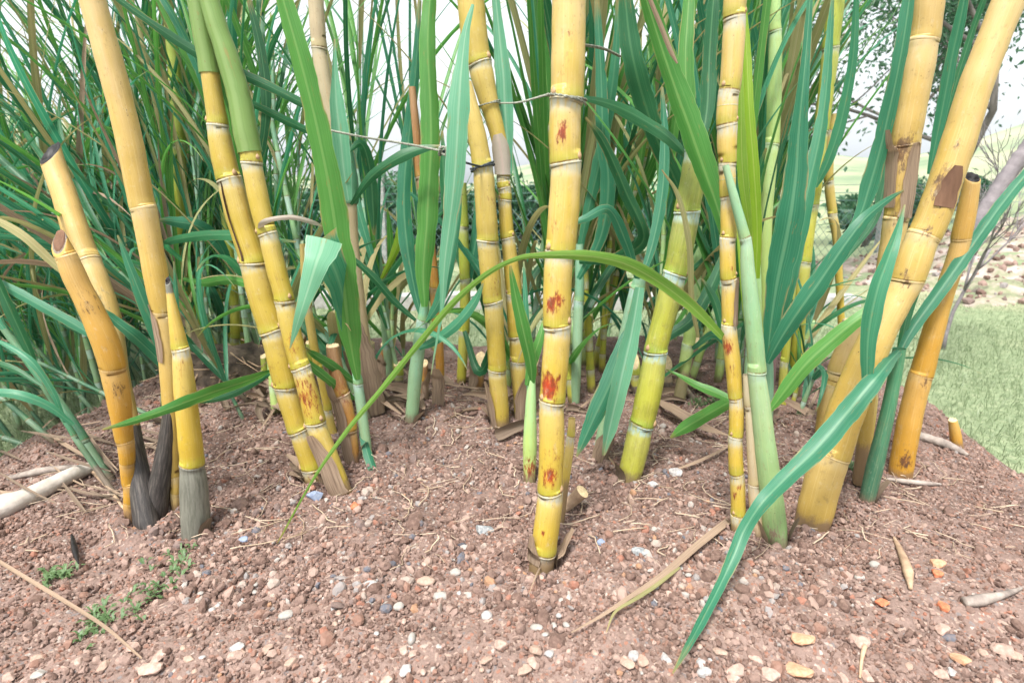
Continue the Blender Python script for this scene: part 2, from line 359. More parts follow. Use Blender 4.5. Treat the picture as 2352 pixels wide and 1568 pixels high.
# ------------------------------------------------------------------ canes
THINGS = {}
def cane(key, label, pts, nodes, mat, Y=None, k=0.0, cut=None, dead=None, stains=(), buds=0, ext=0.45, seg=26, soft=False, slant=0.0, dead_top=None, group=None, name="sugarcane_stalk", cat="sugarcane", wscale=1.0, sink=0.07, rings=True):
    """pts: (u, v, width) from the top down to the ground; nodes: the v of each leaf scar"""
    pts = [tuple(p) for p in pts][::-1]
    if Y is None:
        g, _ = ground_hit(pts[0][0], pts[0][1] - 2); Yb, Zb = g[1], g[2]
    else: Yb, Zb = Y, 0.0
    D = catmull(np.array([p[:3] for p in pts], float), 20)
    P = np.zeros((len(D), 3)); rad = np.zeros(len(D))
    tan = np.gradient(D[:, :2], axis=0); ca = np.abs(tan[:, 1]) / np.hypot(tan[:, 0], tan[:, 1])
    for i, (u, v, w) in enumerate(D):
        d = ray(u, v); t = (Yb + k * (CAM_Z - Zb)) / (d[1] - k * d[2])
        P[i] = CAMP + t * d
        rad[i] = 0.5 * w * ca[i] * t / F * wscale / math.sqrt(1 + ((u - 1176) / F) ** 2 * 0.55)
    tv = D[:, 1].copy()
    # go on into the soil, and on above the frame where the cane leaves it
    dn = nrm(P[0] - P[3]); P = np.vstack([P[0] + dn * sink, P]); rad = np.concatenate([[rad[0]], rad]); tv = np.concatenate([[tv[0] + 60], tv])
    if cut is None and pts[-1][1] < 15 and ext:
        up = nrm(P[-1] - P[-6]); P = np.vstack([P, P[-1] + up * ext * 0.5, P[-1] + up * ext]); rad = np.concatenate([rad, [rad[-1] * 0.97, rad[-1] * 0.93]]); tv = np.concatenate([tv, [tv[-1] - 200, tv[-1] - 400]])
    S = np.concatenate([[0], np.cumsum(np.linalg.norm(np.diff(P, axis=0), axis=1))])
    order = np.argsort(tv); ns = [float(np.interp(v, tv[order], S[order])) for v in nodes]
    if cut is None and pts[-1][1] < 15 and len(ns) > 1:
        gap = abs(ns[0] - ns[1]) if ns[0] > ns[1] else abs(ns[-1] - ns[-2]); q = max(max(ns) + gap, float(np.interp(-30, tv[order], S[order])))
        while q < S[-1] - 0.02: ns.append(q); q += gap
    s = list(np.arange(0, S[-1], 0.004)) + [S[-1]]
    for q in ns: s += [q + o for o in (-.026, -.012, -.006, -.0048, -.004, -.0032, -.0024, -.0016, -.0008, 0, .0008, .0016, .0026, .005, .012, .02) if 0 < q + o < S[-1]]
    s = np.unique(np.round(s, 5)); Q = np.stack([np.interp(s, S, P[:, i]) for i in range(3)], 1); r = np.interp(s, S, rad)
    if ns:
        dd = s[:, None] - np.array(ns)[None]; nd = dd[np.arange(len(s)), np.abs(dd).argmin(1)]
    else: nd = np.full(len(s), 0.5)
    nm = (np.abs(nd) < .022).astype(float)
    nn = np.array(sorted([0.0] + ns + [S[-1]])); ii = np.clip(np.searchsorted(nn, s, side='right') - 1, 0, len(nn) - 2); ph = np.clip((s - nn[ii]) / np.maximum(nn[ii + 1] - nn[ii], 1e-4), 0, 1) if ns else np.full(len(s), .4)
    if rings:
        sf = .35 if (soft or mat in ('pale', 'orange')) else 1.0
        r = r * (1 + sf * 0.04 * np.exp(-((nd - 0.003) / 0.007) ** 2) + sf * 0.035 * ((nd > -.0036) & (nd < -.0009)) - sf * 0.03 * np.exp(-((nd + 0.011) / 0.006) ** 2))
    r = r * (1 + 0.012 * np.sin(s * 61 + len(label)) + 0.008 * np.sin(s * 143))
    if ns and rings:      # the slight zig-zag from joint to joint
        side = np.cumsum(np.isin(np.arange(len(s)), [np.abs(s - q).argmin() for q in ns])) % 2
        zz = np.convolve(np.pad(side * 2.0 - 1, 8, mode='edge'), np.ones(17) / 17, 'valid'); Q[:, 0] += zz * 0.0009
    T, N, B = frames(Q); th = np.linspace(0, 2 * np.pi, seg, endpoint=False)
    ob = r[:, None] * (1 + 0.014 * np.sin(2 * th[None] + s[:, None] * 9) + 0.008 * np.sin(3 * th[None] - s[:, None] * 23))
    V = Q[:, None] + ob[:, :, None] * (np.cos(th)[None, :, None] * N[:, None] + np.sin(th)[None, :, None] * B[:, None])
    m = len(s)
    if slant:            # an oblique cut whose face turns towards the viewer's side
        f = np.array([-.1, -1.0, 0]); f = nrm(f - T[-1] * f.dot(T[-1])); q = V - Q[-1]; h = q @ T[-1]; lim = -slant * (q @ f) - slant * r[-1]
        V = V - np.maximum(h - lim, 0)[:, :, None] * T[-1]
    cc = np.stack([np.tile(np.cos(th), (m, 1)), np.tile(np.sin(th), (m, 1)), np.tile(s[:, None] + (hash(key) % 97 if False else (sum(map(ord, key)) % 53)), (1, seg))], -1).reshape(-1, 3)
    Vf = V.reshape(-1, 3)
    stain = np.zeros(len(Vf))
    for (u, v, rp, st) in stains:
        i = np.abs(np.interp(s, S, tv) - v).argmin(); p, t = at(u, v, Q[i][1] - r[i]); rr = rp * t / F
        d = Vf - p; d[:, 2] *= 0.7
        stain = np.maximum(stain, st * np.exp(-(np.linalg.norm(d, axis=1) / rr) ** 2))
    vv = np.interp(s, S, tv)
    dv = np.zeros(m)
    if dead: dv = sstep(dead[0], dead[1], vv)
    if dead_top: dv = np.maximum(dv, sstep(dead_top[1], dead_top[0], vv))
    Fc = grid_faces(m, seg, True)
    base = Q[np.abs(s - sink).argmin()]
    th_ = thing(name, label, cat, tuple(base), group)
    attrs = {'nd': np.repeat(nd, seg), 'nm': np.repeat(nm, seg), 'ph': np.repeat(ph, seg), 'gs': np.repeat(s - sink, seg), 'gl': np.repeat(np.clip((s - sink) / max(S[-1] - sink, .01), 0, 1), seg), 'stain': stain, 'dead': np.repeat(dv, seg), 'cc': cc}
    stem = mk("stem", Vf, Fc, M[mat], th_, attrs)
    if cut:
        # a sawn or snapped end: a rim, a sunken face
        c0 = Q[-1]; n0 = T[-1]; rr = r[-1]; ring = []
        for q, dz in ((1.0, 0.0), (0.93, 0.0025), (0.72, 0.002), (0.62, -0.004 if cut == 'dark' else 0.001)):
            jit = RNG.normal(0, 0.0012, seg)
            ring.append(c0 + n0 * (dz) + (np.cos(th)[:, None] * N[-1] + np.sin(th)[:, None] * B[-1]) * rr * q + n0 * jit[:, None] * (q < 0.99))
        ring.append(np.tile(c0 + n0 * (-0.012 if cut == 'dark' else 0.0015), (seg, 1)) + (np.cos(th)[:, None] * N[-1] + np.sin(th)[:, None] * B[-1]) * rr * 0.08)
        cv = np.concatenate(ring)
        if slant: cv = cv - (slant * ((cv - c0) @ f) + slant * rr)[:, None] * n0
        fc = [tuple(f) for f in grid_faces(len(ring), seg, True)] + [tuple(range((len(ring) - 1) * seg, len(ring) * seg))]
        mk("cut_end", cv, fc, M[{'dark': 'cut_dark', 'brown': 'patch'}.get(cut, 'cut_pale')], stem)
    if buds:
        for j, q in enumerate(sorted(ns)):
            if q < sink or q > S[-1] - 0.03: continue
            i = np.abs(s - q - 0.006).argmin(); sg = 1 if (j + buds) % 2 else -1
            d = nrm(B[i] * sg * -1 * 0.86 + N[i] * 0.5)
            bud(stem, Q[i] + d * r[i] * 0.97, T[i], d, max(0.0035, r[i] * 0.30))
    if Y is None and len(pts) > 2: PITS.append((float(base[0]), float(base[1]), float(r[np.abs(s - sink).argmin()]), .035 if key == 'K' else .012))
    info = dict(o=th_, stem=stem, Q=Q, r=r, vv=vv, T=T); THINGS[key] = info
    return th_

def bud(parent, p, t, d, sz):
    b = np.cross(t, d); V = []; n, k = 9, 10
    for i in range(n):
        a = i / (n - 1); rr = math.sin(math.pi * min(1, a * 1.05) ** 0.8) * 0.62 if 0 < i < n - 1 else 0.02
        for j in range(k):
            h = 2 * math.pi * j / k
            V.append(p + t * (a - 0.35) * 2.3 * sz + b * math.cos(h) * rr * sz * 1.25 + d * (math.sin(h) * rr * sz * 0.8))
    Fc = [tuple(f) for f in grid_faces(n, k, True)]
    mk("bud", np.array(V), Fc, M['bud'], parent)

# ------------------------------------------------------------------ leaves
def ribbon(P, hw, side, up, fold=0.25, K=7, ripple=0.0, seed=0):
    m = len(P); x = np.linspace(-1, 1, K)
    rr = np.random.default_rng(seed); ph = rr.uniform(0, 6.28, 4)
    L = np.concatenate([[0], np.cumsum(np.linalg.norm(np.diff(P, axis=0), axis=1))])
    edge = ripple * hw[:, None] * (np.abs(x)[None] ** 2) * (np.sin(L[:, None] * 38 + ph[0] + 2.0 * np.sign(x)[None]) + 0.6 * np.sin(L[:, None] * 83 + ph[1] - np.sign(x)[None]))
    V = P[:, None] + side[:, None] * (x[None, :, None] * hw[:, None, None]) + up[:, None] * (fold * hw[:, None] * np.abs(x)[None] ** 1.35 + edge)[:, :, None]
    lv = np.stack([np.tile(x[None], (m, 1)), np.tile(L[:, None] + seed * 0.37, (1, K)), np.tile(np.linspace(0, 1, m)[:, None], (1, K))], -1)
    return V.reshape(-1, 3), grid_faces(m, K, False), lv.reshape(-1, 3)

LSEED = [0]
def leaf(owner, pts, Y, mat, roll=0.0, fold=0.28, ripple=0.05, name="leaf", label=None, roll2=None):
    """a blade through image points (u, v, width), base first, at real distances Y"""
    LSEED[0] += 1
    P, hw, D = px_path(pts, Y, 14)
    hw = hw / (1 + ((D[:, 0] - 1176) / F) ** 2 + ((D[:, 1] - 784) / F) ** 2) ** .6
    P, s, (hw,) = resample(P, 0.009, [hw], 16)
    T = nrm(np.gradient(P, axis=0)); view = nrm(P - CAMP)
    sd = nrm(np.cross(T, view)); 
    for i in range(1, len(sd)):
        if sd[i].dot(sd[i - 1]) < 0: sd[i] = -sd[i]
    n0 = np.cross(sd, T)
    rr = np.random.default_rng(1000 + LSEED[0])
    r = np.linspace(roll, roll + rr.normal(0, .30) if roll2 is None else roll2, len(P)) + .10 * np.sin(s * rr.uniform(9, 17) + rr.uniform(0, 6))
    hw = .90 * hw * (1 + .035 * np.sin(s * rr.uniform(30, 60) + 1) + .03 * np.sin(s * rr.uniform(80, 130)) + .018 * rr.normal(size=len(s)))
    P = P + sd * (hw * .14 * np.sin(s * rr.uniform(8, 20) + rr.uniform(0, 6)))[:, None]
    cr, sr = np.cos(r)[:, None], np.sin(r)[:, None]
    side = sd * cr + n0 * sr; up = n0 * cr - sd * sr
    V, Fc, lv = ribbon(P, hw / np.maximum(np.cos(r), 0.35), side, up, fold, 7, ripple, LSEED[0])
    o = THINGS[owner]['o'] if isinstance(owner, str) else owner
    q = mk(name, V, Fc, M[mat], o, {'lv': lv})
    if label: q['label'] = label
    return q

def free_leaf(name, label, cat, pts, Y, mat, group=None, **kw):
    """a fallen leaf or straw: a thing of its own"""
    p, _ = at(pts[0][0], pts[0][1], Y[0] if not np.isscalar(Y) else Y)
    t = thing(name, label, cat, tuple(p), group); leaf(t, pts, Y, mat, name="blade", **kw); return t

def sheath(owner, v0, v1, off, wid, mat='leaf_dry', arc=1.6, lift=1.10, flare=0.0, ang=0.0, label=None, name="dry_sheath"):
    """a dry leaf sheath that wraps part of a stalk between two heights of the picture"""
    I = THINGS[owner]; Q, r, vv = I['Q'], I['r'], I['vv']
    idx = np.where((vv <= max(v0, v1)) & (vv >= min(v0, v1)))[0]; idx = idx[::3]
    if len(idx) < 4: return
    T, N, B = frames(Q); K = 9; V = []; L = []
    LSEED[0] += 1; rr = np.random.default_rng(LSEED[0])
    for a, i in enumerate(idx):
        f = a / (len(idx) - 1); half = arc * (1 + (.16 * math.sin(a * 2.3) if name == 'torn_patch' else 0)) * (1 - (0.6 if name == 'torn_patch' else 0.75) * f ** 2.5) * (1 + 0.06 * rr.normal())
        for j in range(K):
            x = -1 + 2 * j / (K - 1); th = ang + x * half
            rad = r[i] * (lift + flare * f ** 2 + 0.10 * abs(x) ** 2 + 0.03 * math.sin(a * 0.5 + 3 * x))
            V.append(Q[i] + rad * (math.cos(th) * N[i] + math.sin(th) * -B[i])); L.append((x, f * 0.3 + LSEED[0], f * 0.88))
    q = mk(name, np.array(V), grid_faces(len(idx), K, False), M[mat], I['stem' if name in ('split_seam', 'torn_patch') else 'o'], {'lv': np.array(L)})
    if label: q['label'] = label
    return q

# ------------------------------------------------------------------ the stalks, traced top to ground
cane('A', "weathered yellow cane at far left, sawn off at eye height with a dark hollow top", [(108,322,58),(128,390,60),(150,450,62),(182,550,66),(215,640,68),(250,745,62),(272,860,52),(300,990,50),(320,1090,52),(338,1192,62)], [600,735], 'palechar', k=.30, cut='dark', slant=1.35, dead=(960,1000), stains=[(214,700,50,.7),(250,880,40,.5)])
cane('B', "orange yellow cane with a frayed top crossing in front of the sawn hollow cane", [(130,530,36),(146,575,52),(172,640,60),(205,705,64),(243,790,66),(268,880,58),(283,980,46),(293,1070,34),(303,1182,32)], [585,842,1010,1060,1110,1150], 'orange', cut='brown', slant=1.6, k=-0.08, dead_top=(535,562), stains=[(200,700,40,.6),(268,900,30,.6)])
cane('C', "tall smooth cream yellow cane leaning left, out of the top of the picture", [(214,0,66),(250,130,66),(290,285,64),(318,420,62),(340,540,58),(360,650,56),(376,730,52),(386,800,46),(393,900,42),(398,1000,36),(402,1090,28),(406,1170,20)], [475,715,1092,1130], 'pale', stains=[(322,476,14,.6)], buds=0)
cane('D', "short yellow cane with a grey dead foot, beside the tall smooth leaning cane", [(386,640,12),(400,720,26),(414,800,40),(424,900,50),(434,1000,54),(441,1064,56),(446,1110,64),(452,1215,68)], [800,1064], 'greyfoot', dead=(1062,1068), slant=1.2, cut='dark', dead_top=(655,690), stains=[(420,850,30,.5)])
cane('E', "yellow jointed cane with a split dark seam, left one of the crossed pair", [(452,0,42),(464,80,42),(478,150,42),(492,240,46),(510,340,56),(526,410,60),(552,510,64),(583,602,66),(606,690,68),(628,757,66),(658,885,60),(688,985,56),(708,1050,52),(726,1102,50)], [285,410,602,757,885,985,1072], 'yellow', buds=1, stains=[(625,860,60,.45),(590,530,22,.5)])
cane('F', "yellow jointed cane rising out of a green leaf sheath, right one of the crossed pair", [(478,0,40),(500,70,44),(518,120,46),(545,215,48),(562,300,50),(578,372,50),(598,470,48),(614,535,46),(634,620,46),(653,690,46),(672,770,46),(690,842,46),(708,905,48),(724,968,50),(748,1030,50),(770,1090,52),(784,1125,52)], [372,535,690,842,968], 'yellow', buds=2, k=0.02, stains=[(672,790,26,.7),(700,910,60,.75)])
cane('G', "brown stained cane stump with a split dry top behind the crossed pair", [(765,795,30),(772,850,36),(782,900,40),(796,960,40),(812,1055,34)], [905,985], 'brown', cut='pale', stains=[(788,900,50,.6)])
cane('H', "grey beige cane with a pale blue green sheath in the open gap at upper middle", [(724,0,36),(732,100,36),(748,200,34),(765,280,34),(785,330,38),(796,400,40),(803,462,36),(812,550,24),(822,650,26),(832,760,34),(846,860,44),(858,950,40)], [110,332,462], 'tan', k=0.0)
cane('I', "bent yellow cane, thick above and thin below its white and pink sheath", [(1082,0,64),(1090,80,62),(1104,160,58),(1122,235,46),(1140,300,38),(1150,350,34),(1156,405,30),(1160,458,30),(1166,545,32),(1176,640,36),(1184,720,38),(1190,830,38),(1196,900,36),(1200,962,34)], [145,405,430,458,545,675,770,828], 'yellow', buds=1)
cane('J', "stout yellow jointed cane with a rope tied round it, left of the middle cane", [(1070,190,30),(1085,260,40),(1098,320,44),(1108,383,46),(1114,460,48),(1120,552,48),(1126,620,46),(1132,692,44),(1137,770,42),(1142,848,42),(1147,910,42),(1151,972,40)], [383,552,692,848], 'yellow', buds=0, stains=[(1128,470,26,.5),(1140,655,30,.5)])
cane('K', "thick bright yellow cane with red stains standing in the middle of the picture", [(1305,0,80),(1304,110,78),(1301,228,76),(1299,300,72),(1299,372,70),(1294,470,70),(1286,578,66),(1282,660,64),(1280,747,62),(1274,830,60),(1268,918,58),(1269,1020,58),(1264,1125,58),(1258,1180,60),(1250,1240,60),(1246,1285,58)], [228,372,578,747,918,1125,1262], 'bright', buds=1, sink=0.09, seg=36,
     stains=[(1310,75,12,.7),(1290,302,26,.9),(1272,522,15,1.0),(1262,700,22,1.1),(1284,688,20,.95),(1304,672,12,.6),(1258,890,30,1.25),(1282,872,16,.8),(1262,1096,24,1.0),(1280,1050,34,.6),(1250,1040,14,.5),(1246,1226,9,.9),(1262,620,40,.4),(1290,1000,50,.42)])
cane('L', "fat olive green cane with wide blue green rings leaning right of the middle", [(1600,340,52),(1592,410,56),(1578,485,60),(1564,560,58),(1551,628,56),(1534,700,56),(1506,806,54),(1494,880,60),(1474,972,58),(1462,1030,58),(1446,1094,56)], [345,485,628,806,972], 'green', buds=2, seg=32, stains=[])
cane('N', "slender yellow cane with close joints, tall, to the right of the fat green cane", [(1690,0,54),(1686,50,52),(1680,150,50),(1672,250,48),(1668,330,44),(1672,400,38),(1672,450,36),(1672,545,36),(1674,640,36),(1675,745,36),(1684,830,36),(1690,912,34),(1690,1000,34),(1692,1085,34),(1694,1150,34),(1696,1215,34)], [40,208,285,375,450,545,640,745,912,1000,1085,1180], 'bright', buds=1, soft=True,
     stains=[(1668,800,22,1.05),(1680,615,9,.8),(1684,1140,15,.9),(1698,1120,10,.8),(1672,850,26,.6),(1690,950,9,.6)])
cane('O', "smooth pale green cane right behind the slender yellow one", [(1668,380,16),(1692,470,22),(1711,545,26),(1716,620,32),(1724,700,38),(1732,780,40),(1738,850,42),(1748,930,46),(1757,1010,50),(1768,1100,54),(1777,1180,56),(1783,1245,54)], [545,852], 'mint', seg=32, stains=[(1776,1232,34,.8)])
cane('P', "thin tan cane squeezed between the slender yellow and the pale green cane", [(1716,860,18),(1722,960,22),(1728,1060,26),(1735,1150,28),(1742,1235,28)], [930,1110], 'tan')
cane('Q', "upright thick yellow cane with a torn grey scar, left of the forked pair at right", [(2132,0,72),(2122,90,72),(2108,170,74),(2092,260,70),(2078,340,66),(2070,400,64),(2060,490,60),(2050,560,54),(2030,660,48),(2012,760,44),(1996,900,36),(1984,1035,34)], [92,330,500], 'pale', Y=1.02, stains=[(2100,175,12,.7),(2072,350,40,1.0),(2072,500,30,.8)])
cane('S', "thickest yellow cane at right, bulging low and sweeping up to the right corner", [(2316,0,86),(2280,90,84),(2240,195,82),(2205,310,82),(2172,410,82),(2140,500,84),(2110,570,84),(2085,640,84),(2052,700,84),(2010,780,86),(1975,860,90),(1940,950,90),(1914,1030,90),(1890,1110,88),(1868,1195,82)], [540,642,1040], 'pale', k=0.0, seg=36, buds=0, stains=[(2165,425,40,1.0),(2205,330,13,.9),(2218,270,12,.8),(2232,215,11,.7),(2245,160,10,.6),(2130,530,24,.8),(2078,640,24,1.1),(1906,1048,18,.9)])
cane('U', "half hidden yellow cane with an oblique cut top behind the green leaves at right", [(1962,738,52),(1946,800,56),(1926,860,58),(1908,930,54),(1895,1010,48)], [850,885], 'pale', cut='pale')
cane('V', "orange cane with a cut top standing alone at the right edge of the mound", [(2236,398,34),(2228,450,42),(2214,520,46),(2196,590,46),(2166,680,48),(2140,770,52),(2118,850,56),(2096,940,56),(2080,1020,56),(2068,1092,54)], [548,860], 'orange', cut='dark', slant=.7, stains=[(2126,880,24,.7),(2080,1060,20,1.0),(2122,740,14,.5)], buds=0)
cane('W', "short orange stub poking out of the soil beside the weathered boards", [(2188,965,20),(2193,990,26),(2198,1024,28)], [], 'orange', cut='pale', name="cane_stub", cat="cane stub")
cane('X', "thin yellow cane low down behind the thickest right cane", [(2008,880,26),(2000,940,30),(1990,1000,32),(1982,1052,32)], [890], 'yellow', Y=1.05)
cane('Y1', "slim olive cane leaning right at the upper right, with black flecks", [(1922,0,40),(1908,110,40),(1894,230,36),(1882,330,34),(1872,430,32),(1856,520,32),(1846,600,34),(1838,720,30),(1828,860,30)], [110,300,470,600], 'olive', Y=1.55)
cane('Z', "thin crooked yellow cane behind the slim olive cane at upper right", [(1914,262,22),(1906,330,22),(1904,420,22),(1912,490,22),(1922,545,20),(1928,640,18),(1934,760,16)], [300,415,490], 'yellow', Y=1.7)
cane('AA', "pale lime cane rising behind the slender jointed cane at upper right", [(1782,0,24),(1780,120,30),(1776,240,34),(1770,360,34),(1762,480,28),(1758,620,26),(1760,780,22)], [70,330], 'lime', Y=1.45)
cane('AB', "thin dark purple cane between green leaves right of the pale green cane", [(1800,560,14),(1796,640,18),(1788,730,20),(1778,810,20),(1768,900,20)], [655,720,800], 'purple', Y=1.35, buds=1)
cane('AC', "thin green cane standing behind the purple cane", [(1828,540,18),(1822,620,20),(1812,720,20),(1802,830,20),(1794,975,18)], [620,830], 'olive', Y=1.5)
cane('AD', "thin brownish cane half way between the gap and the roped cane", [(948,200,16),(956,300,20),(964,400,22),(982,520,22),(996,640,22),(1004,740,22),(1010,850,20),(1008,932,20)], [405,660,760,860], 'brown', stains=[(1000,770,30,.6)])
cane('AE', "thin pale green cane in the open lawn gap at left of middle", [(852,470,14),(862,560,18),(874,640,20),(882,720,22),(890,800,22),(894,870,18)], [650,790], 'bluegreen')
cane('AF', "dark olive cane at upper left behind the tall smooth leaning cane", [(392,60,30),(402,170,32),(410,300,34),(412,420,30),(416,560,32),(432,660,36),(456,740,40),(490,812,46)], [190,330,560], 'olive', Y=1.75)
cane('AG', "greenish yellow cane far back, left of the crossed pair", [(512,470,18),(528,580,22),(538,690,24),(540,805,22)], [600,700,775], 'olive', Y=1.7)
cane('AH', "thin yellow cane hidden between leaves behind the crossed pair", [(694,560,14),(700,640,18),(716,760,20),(744,900,20),(772,1020,20)], [700,850,940], 'yellow', Y=1.2)
cane('AI', "short thin yellow cane close behind the foot of the middle cane", [(1312,960,16),(1310,1020,20),(1304,1070,20),(1298,1120,18)], [1000], 'yellow', Y=0.86)
cane('AJ', "greenish cane low behind the middle cane, among drooping leaves", [(1060,420,20),(1064,520,24),(1068,640,24),(1066,760,24),(1060,880,22)], [520,640,760], 'olive', Y=1.6)

# young leafy shoots
cane('S11', "long dark green shoot leaning far out to the left edge", [(0,742,20),(90,862,26),(170,975,28),(252,1098,26)], [900,1010], 'darkgreen', k=.15, name="cane_shoot", cat="cane shoot")
cane('S12', "thin dark shoot with a dry foot leaning left beside the bleached branch", [(92,880,12),(160,985,16),(212,1060,18),(268,1140,18)], [1000], 'darkgreen', k=.1, dead=(1040,1100), name="cane_shoot", cat="cane shoot")
cane('S1', "young blue green shoot with a broad upright blade, right of the crossed pair", [(812,845,16),(820,868,22),(827,910,24),(838,990,24),(846,1045,22)], [880], 'bluegreen', name="cane_shoot", cat="cane shoot")
cane('S2', "dark green shoot bearing the long blade that arches to the right foreground", [(2066,800,30),(2054,870,32),(2036,960,34),(2012,1060,40),(1990,1152,36)], [], 'darkgreen', name="cane_shoot", cat="cane shoot")
cane('S3', "blue green shoot with an upright dark leaf, left of the roped cane", [(975,690,18),(968,760,28),(956,850,32),(946,965,30)], [735], 'bluegreen', name="cane_shoot", cat="cane shoot")
cane('S4', "slim shoot with a pink foot right beside the middle cane", [(1222,860,16),(1219,940,26),(1217,1020,32),(1216,1100,28)], [], 'lime', name="cane_shoot", cat="cane shoot", stains=[(1218,1080,34,.9)])
cane('S5', "pale sheathed shoot leaning between the middle and the fat green cane", [(1468,640,30),(1452,720,38),(1432,820,42),(1408,920,42),(1388,1000,36),(1374,1062,26)], [665], 'bluegreen', name="cane_shoot", cat="cane shoot")
cane('S6', "drab shoot with teal blades fanning out left of the dead foot", [(390,800,18),(392,880,24),(389,960,34),(378,1050,46),(364,1130,54),(354,1190,62)], [], 'palechar', k=.05, dead=(880,960), name="cane_shoot", cat="cane shoot")
cane('S7', "green shoot at mid right whose broad teal blades fan upward", [(1764,815,22),(1764,880,26),(1762,960,26),(1758,1060,24)], [], 'bluegreen', Y=1.1, name="cane_shoot", cat="cane shoot")
cane('S8', "leafy shoot right behind the middle cane with folded drooping blades", [(1330,560,18),(1330,680,22),(1326,800,24),(1320,940,22)], [690], 'bluegreen', Y=1.5, name="cane_shoot", cat="cane shoot")
cane('S9', "green shoot with dark arching blades behind the fat green cane", [(1600,520,26),(1596,620,30),(1588,740,30),(1570,860,28)], [640,790], 'lime', Y=1.5, name="cane_shoot", cat="cane shoot")
cane('S10', "yellow green shoot standing behind the slender jointed cane", [(1735,560,20),(1738,660,22),(1740,780,22),(1742,900,22)], [], 'lime', Y=1.3, name="cane_shoot", cat="cane shoot")

# ------------------------------------------------------------------ the blades one can pick out
g, t_, d_, l_, p_ = 'leaf_green', 'leaf_teal', 'leaf_dark', 'leaf_lime', 'leaf_pale'
leaf('S1', [(822,872,14),(810,805,42),(800,740,62),(786,640,70),(766,520,72),(746,400,68),(716,250,62),(682,110,62),(652,0,56),(622,-120,45),(592,-260,14)], [1.06,1.02,.98,.97], g, roll=.25, fold=.3)
leaf('S1', [(741,546,92),(733,575,82),(722,606,68),(706,660,50),(690,715,32),(676,765,15),(666,800,3)], [.93,.90,.88,.88], p_, fold=.12, label="pale blade bent sharply over and hanging to a point")
leaf('S1', [(820,872,12),(806,760,40),(784,650,66),(760,590,84),(741,546,92)], [1.08,1.04,1.0,.935], t_, fold=.15)
leaf('S1', [(824,884,8),(795,862,20),(760,836,26),(725,815,20),(705,803,4)], [1.10,1.06,1.03], g)
leaf('S1', [(815,917,8),(785,898,22),(750,868,26),(712,836,18),(680,808,4)], [1.10,1.05,1.02], g)
leaf('S1', [(832,990,16),(843,1035,24),(855,1075,24),(866,1105,13),(877,1136,3)], [1.09,1.05,1.03], t_)
leaf('N', [(1662,780,16),(1625,740,26),(1580,695,33),(1520,650,36),(1450,612,35),(1390,595,29),(1320,588,26),(1240,588,16),(1190,594,12),(1120,628,14),(1040,695,16),(960,790,16),(880,890,14),(800,985,12),(735,1075,9),(690,1150,6),(655,1215,6),(635,1250,2)], [.83,.79,.75,.72,.70,.69,.68,.68,.68,.69,.71,.73,.75,.76,.77,.78,.79,.80], 'leaf_fade', roll=.5, roll2=-.3, label="long yellowing blade arching low across the middle cane")
leaf('S2', [(2066,806,22),(2030,848,44),(1985,898,60),(1930,962,64),(1870,1030,60),(1800,1100,50),(1750,1155,42),(1712,1215,40),(1688,1275,38),(1655,1345,30),(1610,1430,26),(1570,1500,18),(1545,1545,4)], [.93,.80,.775,.765,.75,.73,.71,.70,.68,.65,.60,.55,.520], t_, fold=.3, label="long broad blade that arches down to the gravel")
leaf('S2', [(2068,806,18),(2100,752,34),(2150,682,42),(2210,592,44),(2270,510,44),(2330,435,42),(2400,350,25),(2450,290,6)], [1.0,1.04,1.10,1.15,1.2], t_)
leaf('S2', [(2068,800,16),(2090,700,30),(2120,600,30),(2150,480,26),(2170,400,14),(2180,350,4)], [1.02,1.06,1.1], d_)
leaf('E', [(620,852,8),(572,873,26),(510,895,36),(440,920,36),(370,945,30),(300,968,22),(235,986,5)], [1.02,.95,.88,.80,.76,.75,.75], g, roll=.4)
leaf('E', [(620,858,8),(580,880,24),(530,906,26),(480,920,14),(450,925,3)], [1.05,1.0,.95], d_)
leaf('I', [(1086,10,8),(1070,70,24),(1062,150,42),(1058,230,60),(1050,320,58),(1040,420,50),(1031,520,38),(1023,600,27),(1018,680,15),(1011,740,8),(1000,800,5),(990,860,2)], [1.1,1.05,1.02,1.0], p_, fold=.1, label="pale blade hanging straight down")
leaf('S3', [(975,705,16),(970,620,42),(984,500,54),(988,380,54),(986,250,52),(985,100,48),(988,0,42),(992,-150,20)], [1.22,1.25,1.3], g, fold=.5)
leaf('S3', [(970,735,10),(950,660,26),(935,560,38),(930,440,38),(940,300,34),(955,150,24),(965,0,12)], [1.26,1.32,1.4], t_)
leaf('S3', [(980,740,10),(1010,690,28),(1034,610,26),(1050,520,20),(1060,450,5)], [1.2,1.2,1.25], t_)
leaf('S3', [(962,800,12),(1000,780,24),(1050,740,26),(1090,690,20),(1110,650,5)], [1.22,1.2,1.2], t_)
leaf('S3', [(955,735,8),(905,690,18),(860,640,20),(815,600,16),(780,575,4)], [1.22,1.2,1.2], d_)
leaf('J', [(1170,400,14),(1164,330,32),(1160,250,46),(1158,170,46),(1150,90,36),(1140,0,24),(1130,-100,6)], [1.3,1.32,1.35], p_)
leaf('N', [(1668,562,12),(1648,480,42),(1622,400,62),(1586,290,70),(1550,190,62),(1515,90,54),(1485,0,46),(1440,-130,16)], [.92,.95,1.0,1.0], g, roll=.3)
leaf('N', [(1556,146,5),(1540,115,14),(1518,60,15),(1497,10,14),(1470,-60,8)], [.95,.95], 'leaf_dry')
leaf('S9', [(1600,560,16),(1560,430,40),(1510,330,50),(1480,240,58),(1460,150,62),(1445,60,56),(1430,-60,30)], [1.4,1.3,1.25,1.25], d_)
leaf('K', [(1326,222,10),(1400,240,26),(1460,265,36),(1520,300,34),(1560,335,24),(1582,368,4)], [.86,1.0,1.08], d_, roll=.4)
